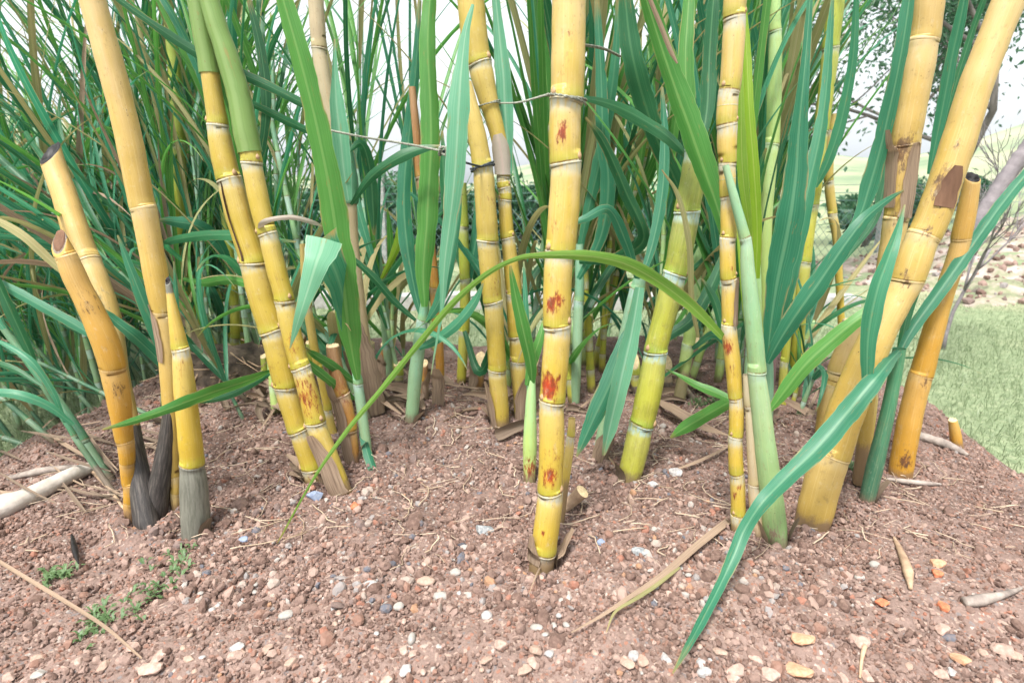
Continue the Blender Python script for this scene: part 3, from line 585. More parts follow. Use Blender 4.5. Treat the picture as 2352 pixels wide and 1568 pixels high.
leaf('S8', [(1330,585,14),(1350,480,26),(1375,380,34),(1395,280,34),(1410,160,28),(1420,0,14)], [1.5,1.45,1.4], t_)
leaf('S8', [(1330,600,12),(1420,590,30),(1480,545,32),(1440,440,32),(1390,330,26),(1345,270,6)], [1.45,1.3,1.25,1.2,1.15], d_)
leaf('S8', [(1328,640,12),(1380,540,34),(1400,420,40),(1385,300,38),(1378,150,30),(1372,0,16)], [1.45,1.4,1.4], t_)
leaf('S10', [(1735,640,20),(1738,520,28),(1732,380,30),(1722,250,28),(1715,120,24),(1705,-40,10)], [1.15,1.15,1.2], l_)
leaf('S10', [(1730,600,12),(1712,450,26),(1704,330,30),(1700,200,26),(1700,60,10)], [1.2,1.25,1.3], l_)
leaf('S7', [(1763,825,16),(1774,740,46),(1790,620,70),(1810,500,78),(1826,400,66),(1836,300,50),(1846,200,36),(1854,100,26),(1860,0,18),(1866,-90,5)], [1.03,1.0,1.0,1.02], t_, roll=.2)
leaf('S7', [(1768,820,10),(1800,690,38),(1830,560,46),(1855,450,46),(1880,330,38),(1897,200,30),(1908,80,22),(1916,-40,5)], [1.08,1.12,1.2], t_)
leaf('S7', [(1764,835,14),(1790,785,42),(1835,710,56),(1890,630,56),(1940,560,48),(1990,500,36),(2040,460,20),(2080,435,4)], [1.0,.96,.95,1.0], t_, label="broad blade slanting up to the right with a pale rib")
leaf('S7', [(1766,945,10),(1800,900,38),(1850,840,48),(1910,785,48),(1960,742,44),(2010,706,36),(2060,668,20),(2110,640,4)], [1.0,.98,.97,1.0], g)
leaf('S2', [(1998,925,10),(1990,870,32),(1994,770,48),(2016,670,52),(2044,590,42),(2060,540,26),(2078,470,5)], [.80,.79,.79,.80,.82], t_)
leaf('S7', [(1850,680,8),(1960,520,26),(1995,440,50),(2025,340,48),(2050,220,46),(2070,110,44),(2088,0,40),(2110,-130,14)], [1.02,1.02,1.0,1.0], t_)
leaf('S7', [(1900,640,8),(2000,520,18),(2030,430,34),(2055,330,36),(2075,220,26),(2090,120,8)], [1.08,1.08,1.06], p_)
leaf('Q', [(2135,400,14),(2163,250,38),(2185,130,38),(2210,20,34),(2235,-110,10)], [1.08,1.05,1.02], t_)
leaf('Q', [(2148,360,8),(2185,230,20),(2230,80,22),(2265,-20,18),(2290,-100,5)], [1.12,1.12,1.1], d_)
leaf('Y1', [(1872,430,12),(1900,370,30),(1935,270,34),(1958,150,28),(1965,20,20),(1970,-80,5)], [1.5,1.45,1.4], t_)
leaf('C', [(740,262,6),(700,240,22),(620,200,30),(530,160,34),(440,115,34),(350,55,28),(275,0,22),(200,-60,6)][::-1], [1.0,1.05,1.1], d_, roll=.4)
leaf('C', [(545,225,8),(590,245,20),(650,275,26),(700,298,20),(760,322,4)], [1.1,1.12,1.15], d_)
leaf('F', [(568,345,8),(562,300,44),(542,230,60),(516,150,60),(490,60,52),(470,-30,42),(450,-130,14)], [1.035,1.03,1.03], 'leaf_green', fold=-.5)
leaf('F', [(578,372,10),(600,350,22),(612,250,30),(600,130,30),(570,0,16)], [1.1,1.12,1.15], d_)
leaf('E', [(482,170,30),(470,95,46),(456,10,44),(440,-80,30),(425,-170,8)], [1.015,1.0,1.0], g, fold=-.4)
leaf('S11', [(10,755,14),(-40,690,30),(-110,610,26),(-170,560,6)], [1.0,1.02], t_)
leaf('S11', [(90,862,10),(60,790,30),(20,700,34),(-30,590,24),(-60,520,5)], [.98,.98,1.0], d_)
leaf('S11', [(170,975,10),(110,930,28),(40,905,34),(-40,900,24),(-90,905,5)], [.95,.92,.92], t_)
leaf('S12', [(150,970,8),(120,900,20),(70,830,24),(10,790,16),(-30,775,4)], [.95,.95,.97], t_)
leaf('S12', [(96,885,8),(40,850,20),(-20,830,22),(-80,825,5)], [.97,.98,1.0], d_)
leaf('S6', [(386,850,20),(372,800,38),(345,730,40),(318,660,32),(290,590,20),(270,540,5)], [1.0,.98,.98], t_)
leaf('S6', [(386,860,18),(360,825,34),(310,775,38),(262,735,26),(232,705,5)], [1.0,.93,.92], t_)
leaf('S6', [(382,960,14),(378,900,20),(396,820,22),(404,700,16),(400,600,5)], [.98,.98,1.0], t_)
leaf('S4', [(1222,880,12),(1217,835,30),(1200,760,34),(1184,680,26),(1172,610,6)], [1.0,.98,.98], g, roll=.3)
leaf('S4', [(1210,885,10),(1224,830,28),(1242,775,22),(1248,735,5)], [1.0,1.0,1.02], g)
leaf('S4', [(1214,900,10),(1210,780,16),(1208,690,14),(1203,600,4)], [1.02,1.02,1.05], t_)
leaf('S5', [(1448,745,20),(1424,810,46),(1400,880,54),(1372,945,46),(1348,1000,32),(1325,1048,4)], [1.1,1.04,1.02], t_, fold=.2)
leaf('S5', [(1468,660,24),(1450,780,44),(1424,890,46),(1402,970,36),(1385,1045,8)], [1.07,1.03,1.03], p_, fold=-.5)
leaf('S5', [(1470,650,10),(1500,560,26),(1520,450,30),(1525,330,26),(1520,200,8)], [1.2,1.25,1.3], t_)
leaf('S5', [(1466,650,10),(1440,560,28),(1400,480,26),(1345,500,20),(1300,520,4)], [1.15,1.1,1.05,1.05], t_)
leaf('H', [(800,460,18),(790,390,40),(783,310,48),(775,240,40),(770,170,20),(768,90,5)], [1.2,1.2,1.22], p_, fold=-.4)
leaf('H', [(806,470,8),(850,410,26),(905,370,30),(960,345,26),(1010,335,6)], [1.22,1.2,1.2], d_)
leaf('H', [(800,350,6),(830,330,24),(850,390,34),(858,470,28),(860,540,6)], [1.25,1.3,1.3], d_)
leaf('L', [(1600,350,30),(1580,240,50),(1572,130,46),(1580,20,40),(1590,-90,14)], [1.1,1.12,1.15], g)
leaf('L', [(1605,345,16),(1625,250,40),(1632,130,44),(1640,0,34),(1650,-80,8)], [1.14,1.18,1.2], d_)
leaf('L', [(1510,800,10),(1540,770,26),(1590,730,34),(1640,640,30),(1670,560,8)], [1.15,1.16,1.2], d_)
leaf('L', [(1604,775,8),(1590,690,14),(1584,560,16),(1558,450,12),(1520,390,3)], [1.0,.96,.95], 'leaf_half', label="thin reddish brown withering blade")
leaf('N', [(1706,930,10),(1650,905,24),(1600,885,22),(1556,860,8),(1530,848,3)], [1.0,1.05,1.08], g)
leaf('N', [(1706,905,14),(1660,930,34),(1610,960,38),(1570,985,30),(1540,1005,6)], [1.05,1.1,1.12], g)
leaf('N', [(1690,850,6),(1660,760,20),(1640,690,22),(1612,640,5)], [1.0,1.02,1.05], d_)
leaf('S9', [(1590,620,12),(1640,580,32),(1690,520,34),(1730,430,26),(1760,340,6)], [1.4,1.35,1.3], d_)
leaf('S9', [(1590,800,10),(1640,770,24),(1680,810,24),(1700,880,6)], [1.4,1.2,1.15], t_)
leaf('O', [(1738,850,10),(1722,790,14),(1710,700,16),(1700,600,10),(1692,520,4)], [.84,.86,.9], l_)
leaf('AE', [(872,640,8),(845,560,20),(822,480,20),(812,400,4)], [1.5,1.5,1.55], t_)
leaf('AE', [(876,640,8),(915,560,24),(935,470,22),(945,390,4)], [1.5,1.5,1.55], l_)
leaf('AJ', [(1066,640,10),(1035,520,26),(1020,400,26),(1015,300,5)], [1.6,1.65,1.7], d_)
leaf('AJ', [(1066,700,10),(1090,560,28),(1100,470,26),(1095,400,5)], [1.6,1.62,1.65], t_)
leaf('AJ', [(1066,760,10),(1100,850,24),(1130,800,24),(1150,760,6)], [1.55,1.45,1.45], d_)
leaf('F', [(612,536,14),(600,520,18),(618,506,14),(670,500,14),(720,512,12),(740,520,3)], [1.0,.96,.95,.97,1.0], 'sheath_pale', label="curled whitish dry leaf remnant")
leaf('AF', [(420,640,10),(470,650,24),(530,640,30),(600,655,24),(660,640,5)], [1.6,1.3,1.15,1.15], g)
leaf('AF', [(420,600,10),(380,560,20),(440,545,28),(520,540,30),(600,545,22),(680,555,4)], [1.6,1.4,1.3,1.2], d_)
leaf('B', [(165,640,14),(120,600,26),(60,545,30),(0,510,26),(-60,490,6)], [.92,.92,.95], 'leaf_half')
leaf('B', [(240,790,10),(170,745,34),(100,705,34),(20,660,30),(-60,620,6)], [1.0,1.0,1.0], t_)
leaf('AG', [(540,640,10),(505,560,34),(455,520,44),(400,510,30),(360,505,5)], [1.6,1.5,1.45], t_)

# dry sheaths and torn husks on the stalks
sheath('K', 1285, 1218, 0, 0, arc=0.7, ang=0.9, lift=1.08, flare=.25)
sheath('K', 1292, 1205, 0, 0, arc=0.5, ang=-1.7, lift=1.15, flare=.9)
sheath('F', 1128, 985, 0, 0, arc=1.25, ang=0.35, lift=1.14, flare=.1, label="grey papery sheath round the foot")
sheath('C', 830, 690, 0, 0, arc=1.0, ang=0.9, lift=1.05)
sheath('H', 945, 720, 0, 0, arc=1.5, ang=0.2, lift=1.5, flare=.3)
sheath('H', 950, 790, 0, 0, arc=1.0, ang=1.1, lift=1.7, flare=.8)
sheath('I', 402, 300, 0, 0, mat='sheath_pale', arc=1.5, ang=0.0, lift=1.18, flare=.1, label="pale papery sheath hugging the bend")
sheath('I', 975, 850, 0, 0, arc=1.2, ang=-.6, lift=1.4, flare=.8)
sheath('J', 975, 860, 0, 0, arc=0.5, ang=0.9, lift=1.12, flare=.5)
sheath('E', 1000, 850, 0, 0, arc=0.5, ang=-1.4, lift=1.15, flare=.9)
sheath('E', 1110, 1050, 0, 0, arc=0.6, ang=-1.3, lift=1.1, flare=1.2)
sheath('G', 1060, 800, 0, 0, arc=1.2, ang=0.8, lift=1.2, flare=.3)
sheath('N', 745, 640, 0, 0, arc=0.7, ang=-.8, lift=1.06)
sheath('Q', 500, 330, 0, 0, arc=0.6, ang=-.1, lift=1.04, flare=.05)
sheath('Q', 480, 300, 0, 0, arc=0.5, ang=1.3, lift=1.1, flare=.8)
sheath('S', 482, 375, 0, 0, mat='patch', arc=0.62, ang=0.2, lift=1.02, name='torn_patch', label="brown papery patch")
sheath('AD', 935, 830, 0, 0, arc=1.3, ang=0.3, lift=1.5, flare=.9)
sheath('S5', 1065, 980, 0, 0, arc=1.3, ang=-.1, lift=1.3, flare=.3)
sheath('E', 172, -60, 0, 0, mat='sheath_green', arc=2.9, ang=0, lift=1.16, name='leaf_sheath')
sheath('F', 352, -60, 0, 0, mat='sheath_green', arc=2.7, ang=0, lift=1.15, name='leaf_sheath')
sheath('E', 598, 414, 0, 0, mat='seam', arc=.075, ang=.30, lift=1.012, name='split_seam')
sheath('H', 468, 300, 0, 0, mat='leaf_pale', arc=2.9, ang=0, lift=1.14, name='leaf_sheath')
sheath('O', 1250, 1170, 0, 0, arc=.6, ang=1.5, lift=1.1, flare=.4)
for k_, v_ in (('D',1212),('C',1165),('E',1102),('J',972),('L',1094),('N',1213),('O',1243),('AD',930),('G',1053),('S3',963),('S2',1150),('X',1050)):
    for j in range(2):
        sheath(k_, v_ + 4, v_ - RNG.uniform(26, 62), 0, 0, arc=RNG.uniform(.35, .8), ang=RNG.choice([-1, 1]) * RNG.uniform(.9, 2.2), lift=1.10, flare=RNG.uniform(.3, 1.3), mat='leaf_dry' if j else 'husk_dark')

# ------------------------------------------------------------------ the thicket behind: whole leafy shoots
def arc_leaf(root, base, az, tilt, length, width, droop, mat, seed, twist=0.0, fold=.3):
    """a blade in the shoot's own space: starts at base, leans out by tilt towards az, bends over by droop"""
    n = 22; P = [np.array(base, float)]; a = tilt; rr = np.random.default_rng(seed); wob = rr.normal(0, .05)
    for i in range(n):
        f = i / n; a += droop / n * (0.4 + 1.6 * f) ; az += wob / n
        P.append(P[-1] + length / n * np.array([math.sin(a) * math.cos(az), math.sin(a) * math.sin(az), math.cos(a)]))
    P = np.array(P); T = nrm(np.gradient(P, axis=0))
    f = np.linspace(0, 1, len(P)); hw = 0.5 * width * np.clip(np.minimum(0.35 + f * 5, 1.0), 0, 1) * (1 - f ** 2.4) ** 0.8; hw = np.maximum(hw, 0.0004)
    h = np.array([-math.sin(az), math.cos(az), 0.0]); side = nrm(np.tile(h, (len(P), 1))); up = nrm(np.cross(side, T))
    tw = np.linspace(0, twist, len(P))[:, None]; s2 = side * np.cos(tw) + up * np.sin(tw); u2 = up * np.cos(tw) - side * np.sin(tw)
    V, Fc, lv = ribbon(P, hw, s2, u2, fold, 5, 0.05, seed)
    return mk("leaf", V, Fc, M[mat], root, {'lv': lv})

def shoot_proto(seed, height, n, width, length, tilt, droop, mats, stem_r, stem_mat, label, group, name="cane_shoot", cat="cane shoot", spread=1.0):
    rr = np.random.default_rng(seed)
    t = thing(name, label, cat, (0, 0, 0), group)
    if stem_r:
        z = np.linspace(-0.03, height, 14); z = np.unique(np.round(np.concatenate([z] + [np.arange(0.06, height, 0.085) + o for o in (-.012, -.0036, -.0026, -.001, 0, .001, .003, .012)]), 5)); nz = len(z); P = np.stack([0.02 * np.sin(z * 2 + seed), 0.015 * np.cos(z * 3 + seed), z], 1)
        V, Fc = tube(P, stem_r * (1 - 0.45 * np.linspace(0, 1, nz)) * (1 + .08 * np.exp(-(((z[:, None] - np.arange(0.06, height, 0.085)[None]) / .004) ** 2).min(1))), 10)
        k = 10; s = np.repeat(z, k); th = np.tile(np.linspace(0, 2 * np.pi, k, endpoint=False), nz)
        nodes = np.arange(0.06, height, 0.085); dd = s[:, None] - nodes[None]; nd = dd[np.arange(len(s)), np.abs(dd).argmin(1)]
        mk("stem", V, Fc, M[stem_mat], t, {'nd': nd, 'nm': (np.abs(nd) < .022) * 1.0, 'ph': np.clip(((s - .06) % .085) / .085, 0, 1), 'gs': s, 'gl': np.clip(s / height, 0, 1), 'stain': np.zeros(len(s)), 'dead': np.zeros(len(s)), 'cc': np.stack([np.cos(th), np.sin(th), s + seed], 1)})
    az0 = rr.uniform(0, 6.28)
    for i in range(n):
        f = (i + 0.5) / n; az = az0 + (i % 2) * math.pi + rr.normal(0, 0.5 * spread)
        z = height * (0.18 + 0.8 * f) if stem_r else 0.0
        b = (0.02 * math.sin(z * 2 + seed), 0.015 * math.cos(z * 3 + seed), z) if stem_r else (rr.normal(0, .03), rr.normal(0, .03), -0.01)
        arc_leaf(t, b, az, abs(rr.normal(tilt, tilt * .45)), length * rr.uniform(.65, 1.15), width * rr.uniform(.7, 1.2), abs(rr.normal(droop, droop * .6)), mats[rr.integers(len(mats))], seed * 100 + i, rr.normal(0, .5))
    return t

def copy_tree(o, parent=None):
    c = o.copy(); COL.objects.link(c); c.parent = parent
    for ch in list(o.children): copy_tree(ch, c)
    return c

def place(protos, spots, used, ok):
    from mathutils import Euler
    LV = [np.vstack([np.array([v.co[:] for v in ch.data.vertices]) for ch in o.children]) for o in protos]
    for (x, y, z, rz, lean_x, lean_y, s) in spots:
        for _ in range(25):            # turn a shoot until no blade of it reaches over the front canes
            i = int(RNG.integers(len(protos)))
            W = s * LV[i] @ np.array(Euler((lean_y, lean_x, rz), 'ZYX').to_matrix()).T + np.array([x, y, z])
            if ok(W): break
            rz = RNG.uniform(0, 6.28); s *= .98; lean_y = abs(lean_y) * -1
        else: continue
        o = protos[i]
        if o.name in used: o = copy_tree(o)
        else: used.add(o.name)
        o.location = (x, y, z); o.rotation_mode = 'ZYX'; o.rotation_euler = (lean_y, lean_x, rz); o.scale = (s, s, s)
    for o in protos:
        if o.name not in used:
            for ch in list(o.children): bpy.data.objects.remove(ch)
            bpy.data.objects.remove(o)

GL = "leafy green cane shoot in the dense thicket behind the yellow canes"
GB = "wispy thin bladed cane shoot in the tangle behind the left canes"
GC = "sparse airy cane shoot with narrow blades against the bright sky"
protoA = [shoot_proto(20 + i, .55 + .12 * (i % 3), 13, .025, .90, .20, .40, ['leaf_teal', 'leaf_green', 'leaf_dark', 'leaf_green', 'leaf_teal', 'leaf_half'], .011, ['bluegreen', 'olive', 'lime'][i % 3], GL, "thicket of leafy cane shoots") for i in range(6)]
protoB = [shoot_proto(40 + i, .50, 19, .014, .74, .42, 1.15, ['leaf_teal', 'leaf_dark', 'leaf_teal', 'leaf_green', 'leaf_half', 'leaf_teal', 'leaf_dry'], .006, 'darkgreen', GB, "wispy shoots at the left") for i in range(5)]
protoC = [shoot_proto(60 + i, .75, 15, .0125, .82, .24, .55, ['leaf_teal', 'leaf_dark', 'leaf_green', 'leaf_teal', 'leaf_green', 'leaf_half'], .007, 'bluegreen', GC, "airy shoots against the sky") for i in range(5)]
used = set(); spots = []
def gz(x, y): return max(float(mound_h(x, y)), LAWN_Z)
for i in range(18):            # behind the middle and right
    x = RNG.uniform(0.10, .66); y = RNG.uniform(1.32, 2.3); spots.append((x * y / 1.5, y, gz(x * y / 1.5, y), RNG.uniform(0, 6.28), RNG.normal(.06 * x, .08), RNG.normal(0, .07), RNG.uniform(.8, 1.25)))
for i in range(4):             # behind the crossed pair
    x = RNG.uniform(-.95, -.55); y = RNG.uniform(1.5, 2.3); spots.append((x * y / 1.5, y, gz(x * y / 1.5, y), RNG.uniform(0, 6.28), RNG.normal(-.05, .08), RNG.normal(0, .07), RNG.uniform(.8, 1.2)))
place(protoA, spots, used, lambda W: W[:, 1].min() > 1.08 and (W[:, 0] / W[:, 1]).max() < .70)
spots = []
for i in range(42):            # left tangle, leaning out to the left
    y = RNG.uniform(1.2, 2.7); x = -RNG.uniform(.50, .98) * y * .95; spots.append((x, y, gz(x, y), RNG.uniform(0, 6.28), RNG.normal(-.48, .24), RNG.normal(0, .12), RNG.uniform(.8, 1.35)))
place(protoB, spots, used, lambda W: (W[:, 1].min() > .62) and (W[:, 0] - W[:, 1] * -.36).max() < 0 and not np.any((W[:, 1] < 1.0) & (W[:, 0] > -.74 * W[:, 1])))
spots = []
for i in range(66):
    y = RNG.uniform(1.5, 3.0); x = (RNG.uniform(-.62, .45) if i < 28 else RNG.uniform(-.95, -.45)) * y; spots.append((x, y, gz(x, y), RNG.uniform(0, 6.28), RNG.normal(x * .05, .09), RNG.normal(0, .08), RNG.uniform(.9, 1.4)))
place(protoC, spots, used, lambda W: W[:, 1].min() > 1.15 and (W[:, 0] / W[:, 1]).max() < .74)

# young shoots, snapped stubs and dead husks packed between the feet
protoD = [shoot_proto(80 + i, .20, 6, .022, .42, .45, .9, ['leaf_teal', 'leaf_green', 'leaf_dark', 'leaf_half'], .008, ['bluegreen', 'lime', 'olive'][i % 3], "short young cane shoot with drooping blades between the feet of the canes", "young shoots between the canes", spread=2.0) for i in range(5)]
used.clear(); spots = []
for i in range(34):
    y = RNG.uniform(1.25, 2.2); x = RNG.uniform(-.52, .56) * y; spots.append((x, y, gz(x, y) - .01, RNG.uniform(0, 6.28), RNG.normal(x * .1, .12), RNG.normal(0, .1), RNG.uniform(.7, 1.5)))
place(protoD, spots, used, lambda W: W[:, 1].min() > 1.02)
for i in range(24):
    u = RNG.choice([RNG.uniform(600, 860), RNG.uniform(740, 1100), RNG.uniform(1120, 1240), RNG.uniform(1330, 1660)]); v = RNG.uniform(840, 930); h = RNG.uniform(30, 110); w = RNG.uniform(16, 30); dx = RNG.normal(0, 16)
    cane('stub%d' % i, "snapped dead cane stub among the litter at the middle of the clump", [(u + dx, v - h, w * .9), (u + dx * .5, v - h * .5, w), (u, v, w)], [v - h * .5], ['brown', 'tan', 'brown', 'olive'][i % 4], cut='pale', slant=RNG.uniform(0, 1.6), seg=14, group="snapped stubs", name="cane_stub", cat="cane stub", dead=(v - h * .4, v - h * .1) if i % 2 else None)
    if i % 2 == 0: sheath('stub%d' % i, v, v - h * .8, 0, 0, arc=1.3, ang=RNG.normal(0, .6), lift=1.3, flare=RNG.uniform(.3, 1.2))
for i in range(125):
    u = RNG.uniform(620, 1900) if i < 80 else RNG.uniform(420, 900); v = RNG.uniform(830, 960) + (60 if 1130 < u < 1240 else 0); p, t_g = ground_hit(u, v); L = RNG.uniform(.06, .20); a = RNG.uniform(0, 6.28); b = RNG.uniform(.05, .9)
    d = np.array([math.cos(a) * math.cos(b), math.sin(a) * math.cos(b), math.sin(b)]); e = nrm(np.cross(d, [0.2, .5, 1.0])); f_ = np.linspace(0, 1, 12)[:, None]
    Pq = p + d * L * f_ + np.array([0, 0, -L * .35]) * f_ ** 2 + e * L * .15 * np.sin(f_ * 3); Pq[:, 2] = np.maximum(Pq[:, 2], mound_h(Pq[:, 0], Pq[:, 1]) + .003)
    Tq = nrm(np.gradient(Pq, axis=0)); sd = nrm(np.cross(Tq, np.tile([math.sin(a * 3), -.8, .6], (12, 1)))); LSEED[0] += 1
    Vq, Fq, lq = ribbon(Pq, RNG.uniform(.005, .014) * (1 - .8 * f_[:, 0] ** 2), sd, np.cross(sd, Tq), RNG.uniform(.3, 1.1), 5, .15, LSEED[0])
    o = mk("dry_husk", Vq, Fq, M['husk_dark' if i % 5 < 3 else 'leaf_dry'], loc=p, attrs={'lv': lq}); tag(o, "curled dead leaf husk in the litter among the cane feet", "dry leaf", "husks in the litter")

# ------------------------------------------------------------------ soil mound
s = NT('soil'); oc = s.objco()
big = s.noise(oc, 5, 4); mid = s.noise(oc, 38, 6, 0.7); fine = s.noise(oc, 210, 4, 0.7)
c = s.cramp(s.math("ADD", s.math("MULTIPLY", mid, .6), s.math("MULTIPLY", fine, .4)), [(0.30, (0.028, 0.018, 0.015)), (0.46, (0.120, 0.079, 0.066)), (0.60, (0.192, 0.131, 0.111)), (0.75, (0.265, 0.195, 0.168))])  # near-black end falls in the bump's hollows: crevice shade put into the colour
c = s.mix(s.ramp(big, .42, .66, 0, .5), c, (0.27, 0.190, 0.162))
c = s.mix(s.ramp(s.noise(oc, 2.1, 5, .6), .52, .68, 0, .5), c, (0.15, 0.088, 0.066))
dsep = s.t.nodes.new('ShaderNodeSeparateXYZ'); s.put(dsep.inputs[0], oc); dust = s.ramp(s.math('ADD', dsep.outputs[1], s.math('MULTIPLY', s.math('SUBTRACT', big, .5), .5)), .92, .66)
c = s.mix(s.math('MULTIPLY', dust, .42), c, (0.285, 0.206, 0.174))     # drier, dustier soil on the open front of the mound
grain = s.voro(oc, 260, "Color")
gsep = s.t.nodes.new("ShaderNodeSeparateColor"); s.put(gsep.inputs[0], grain)
c = s.mix(s.ramp(gsep.outputs[0], .80, .84, 0, .75), c, s.cramp(gsep.outputs[1], [(0, (0.36, 0.27, 0.22)), (.4, (0.26, 0.12, 0.08)), (.7, (0.17, 0.155, 0.155)), (.9, (0.42, 0.37, 0.33))], True))
s.bump(s.math("ADD", s.math("MULTIPLY", mid, .7), s.math("ADD", s.math("MULTIPLY", fine, .25), s.math("MULTIPLY", s.voro(oc, 170), .3))), .9, .008)
M['soil'] = s.base(c, .95, .15)
xs = np.concatenate([np.arange(-3.2, -1.3, .03), np.arange(-1.3, 1.3, .0065), np.arange(1.3, 3.2, .03)])
ys = np.concatenate([np.arange(-.6, .28, .04), np.arange(.28, 1.7, .0065), np.arange(1.7, 3.2, .02)])
X, Yg = np.meshgrid(xs, ys)
Z = mound_h(X, Yg) + 0.006 * vnoise(X, Yg, 45, 5) + 0.0035 * vnoise(X, Yg, 95, 6)
edge = np.maximum(sstep(2.1, 3.1, np.abs(X)), np.maximum(sstep(2.6, 3.15, Yg), sstep(0.0, -.6, Yg) * 0)); Z = Z - edge * .25
o = mk("soil_mound", np.stack([X, Yg, Z], -1).reshape(-1, 3), grid_faces(len(ys), len(xs), False), M['soil']); tag(o, kind="structure")

# gravel: nobody could count it
def ico(sub):
    import bmesh
    bm = bmesh.new(); bmesh.ops.create_icosphere(bm, subdivisions=sub, radius=1.0)
    V = np.array([v.co[:] for v in bm.verts]); Fc = np.array([[v.index for v in f.verts] for f in bm.faces]); bm.free(); return V, Fc
ICO1, ICO2, ICO3 = ico(1), ico(2), ico(3)
def scatter(n, base, smin, smax, power, jit, flat, region, seed, sink=.25, patchy=False):
    rr = np.random.default_rng(seed); Vb, Fb = base; nv = len(Vb)
    y = region[2] + (region[3] - region[2]) * rr.random(n) ** 1.5; x = rr.uniform(region[0], region[1], n) * (0.62 + .38 * (y - region[2]) / (region[3] - region[2]))
    if patchy:      # the loose crumbs lie in drifts, with packed earth between
        kp_ = (vnoise(x, y, 7, 41) + .6 * vnoise(x, y, 17, 42)) > rr.uniform(-.45, .25, n); x, y = x[kp_], y[kp_]; n = len(x)
    sz = smin + (smax - smin) * rr.random(n) ** power
    A = rr.normal(size=(n, 3, 3)); Qr, _ = np.linalg.qr(A)
    sc = np.stack([sz * rr.uniform(.75, 1.35, n), sz * rr.uniform(.7, 1.1, n), sz * rr.uniform(flat, 1.0, n)], 1)
    V = Vb[None] * (1 + rr.normal(0, jit, (n, nv, 1))) * sc[:, None]
    V = np.einsum('nij,nvj->nvi', Qr, V)
    if seed < 10: tint = np.where(rr.random(n) < .86, rr.random(n) * .84, rr.random(n))
    else: tint = rr.random(n)
    z = mound_h(x, y) + sz * (0.55 - sink)
    V = V + np.stack([x, y, z], 1)[:, None]
    Fc = (Fb[None] + (np.arange(n) * nv)[:, None, None]).reshape(-1, 3)
    return V.reshape(-1, 3), Fc, np.repeat(tint, nv)
sets = [scatter(36000, ICO1, .0013, .0042, 1.6, .20, .5, (-1.45, 1.45, .30, 1.9), 1),
        scatter(5000, ICO1, .003, .007, 2.2, .20, .5, (-1.35, 1.35, .30, 1.7), 2),
        scatter(420, ICO2, .005, .010, 2.6, .085, .45, (-1.3, 1.3, .30, 1.6), 3)]
for k, (n_, b_, s0, s1) in enumerate([(3600, ICO1, .0025, .0068), (650, ICO2, .005, .010)]):   # greyer crushed stone round the feet of the canes
    V, Fc, a = scatter(n_, b_, s0, s1, 1.8, .17 if k == 0 else .09, .45, (-.85, .75, .66, 1.35), 20 + k)
    nv = len(b_[0]); q = np.random.default_rng(70 + k).random(n_); q = np.where(q < .55, q * .55 + .0, .66 + (q - .55) / .45 * .34); sets.append((V, Fc, np.repeat(q, nv)))
for k, (n_, s0, s1, rg) in enumerate([(40000, .0014, .0038, (-1.15, 1.15, .30, .85)), (24000, .0014, .0040, (-1.3, 1.3, .75, 1.45))]):      # crumbs of the soil itself
    V, Fc, a = scatter(n_, ICO1, s0, s1, 1.3, .22, .5, rg, 90 + k, patchy=True); sets.append((V, Fc, a * .66))
V, Fc, a = scatter(90, ICO2, .006, .017, 2.2, .10, .45, (-1.25, 1.25, .36, 1.6), 97, .5)
V = V + .0022 * np.stack([vnoise(V[:, 0], V[:, 2], 160, 51), vnoise(V[:, 1], V[:, 0], 160, 52), vnoise(V[:, 1] + V[:, 2], V[:, 0], 160, 53)], 1); sets.append((V, Fc, a * .45))      # clods
off = 0; Vs, Fs, As = [], [], []
for V, Fc, a in sets: Vs.append(V); Fs.append(Fc + off); As.append(a); off += len(V)
s = NT('gravel'); r_ = s.attr('rnd')
c = s.cramp(r_, [(0, (0.118, 0.074, 0.060)), (.22, (0.176, 0.117, 0.097)), (.40, (0.250, 0.174, 0.147)), (.55, (0.200, 0.114, 0.086)), (.68, (0.25, 0.115, 0.080)), (.705, (0.29, 0.205, 0.170)), (.82, (0.15, 0.11, 0.10)), (.865, (0.23, 0.215, 0.21)), (.905, (0.31, 0.255, 0.22)), (.945, (0.10, 0.105, 0.125)), (.962, (0.33, 0.30, 0.275)), (.992, (0.30, 0.17, 0.10))], True)
c = s.mix(s.ramp(s.noise(s.objco(), 190, 4, .65), .4, .7, 0, .4), c, (0.28, 0.19, 0.15))
s.bump(s.noise(s.objco(), 420, 4, .7), .4, .001); M['gravel'] = s.base(c, .9, .2)
o = mk("gravel", np.vstack(Vs), np.vstack(Fs), M['gravel'], attrs={'rnd': np.concatenate(As)}, smooth=False)
tag(o, "loose reddish brown and grey gravel covering the mound", "gravel", kind="stuff")

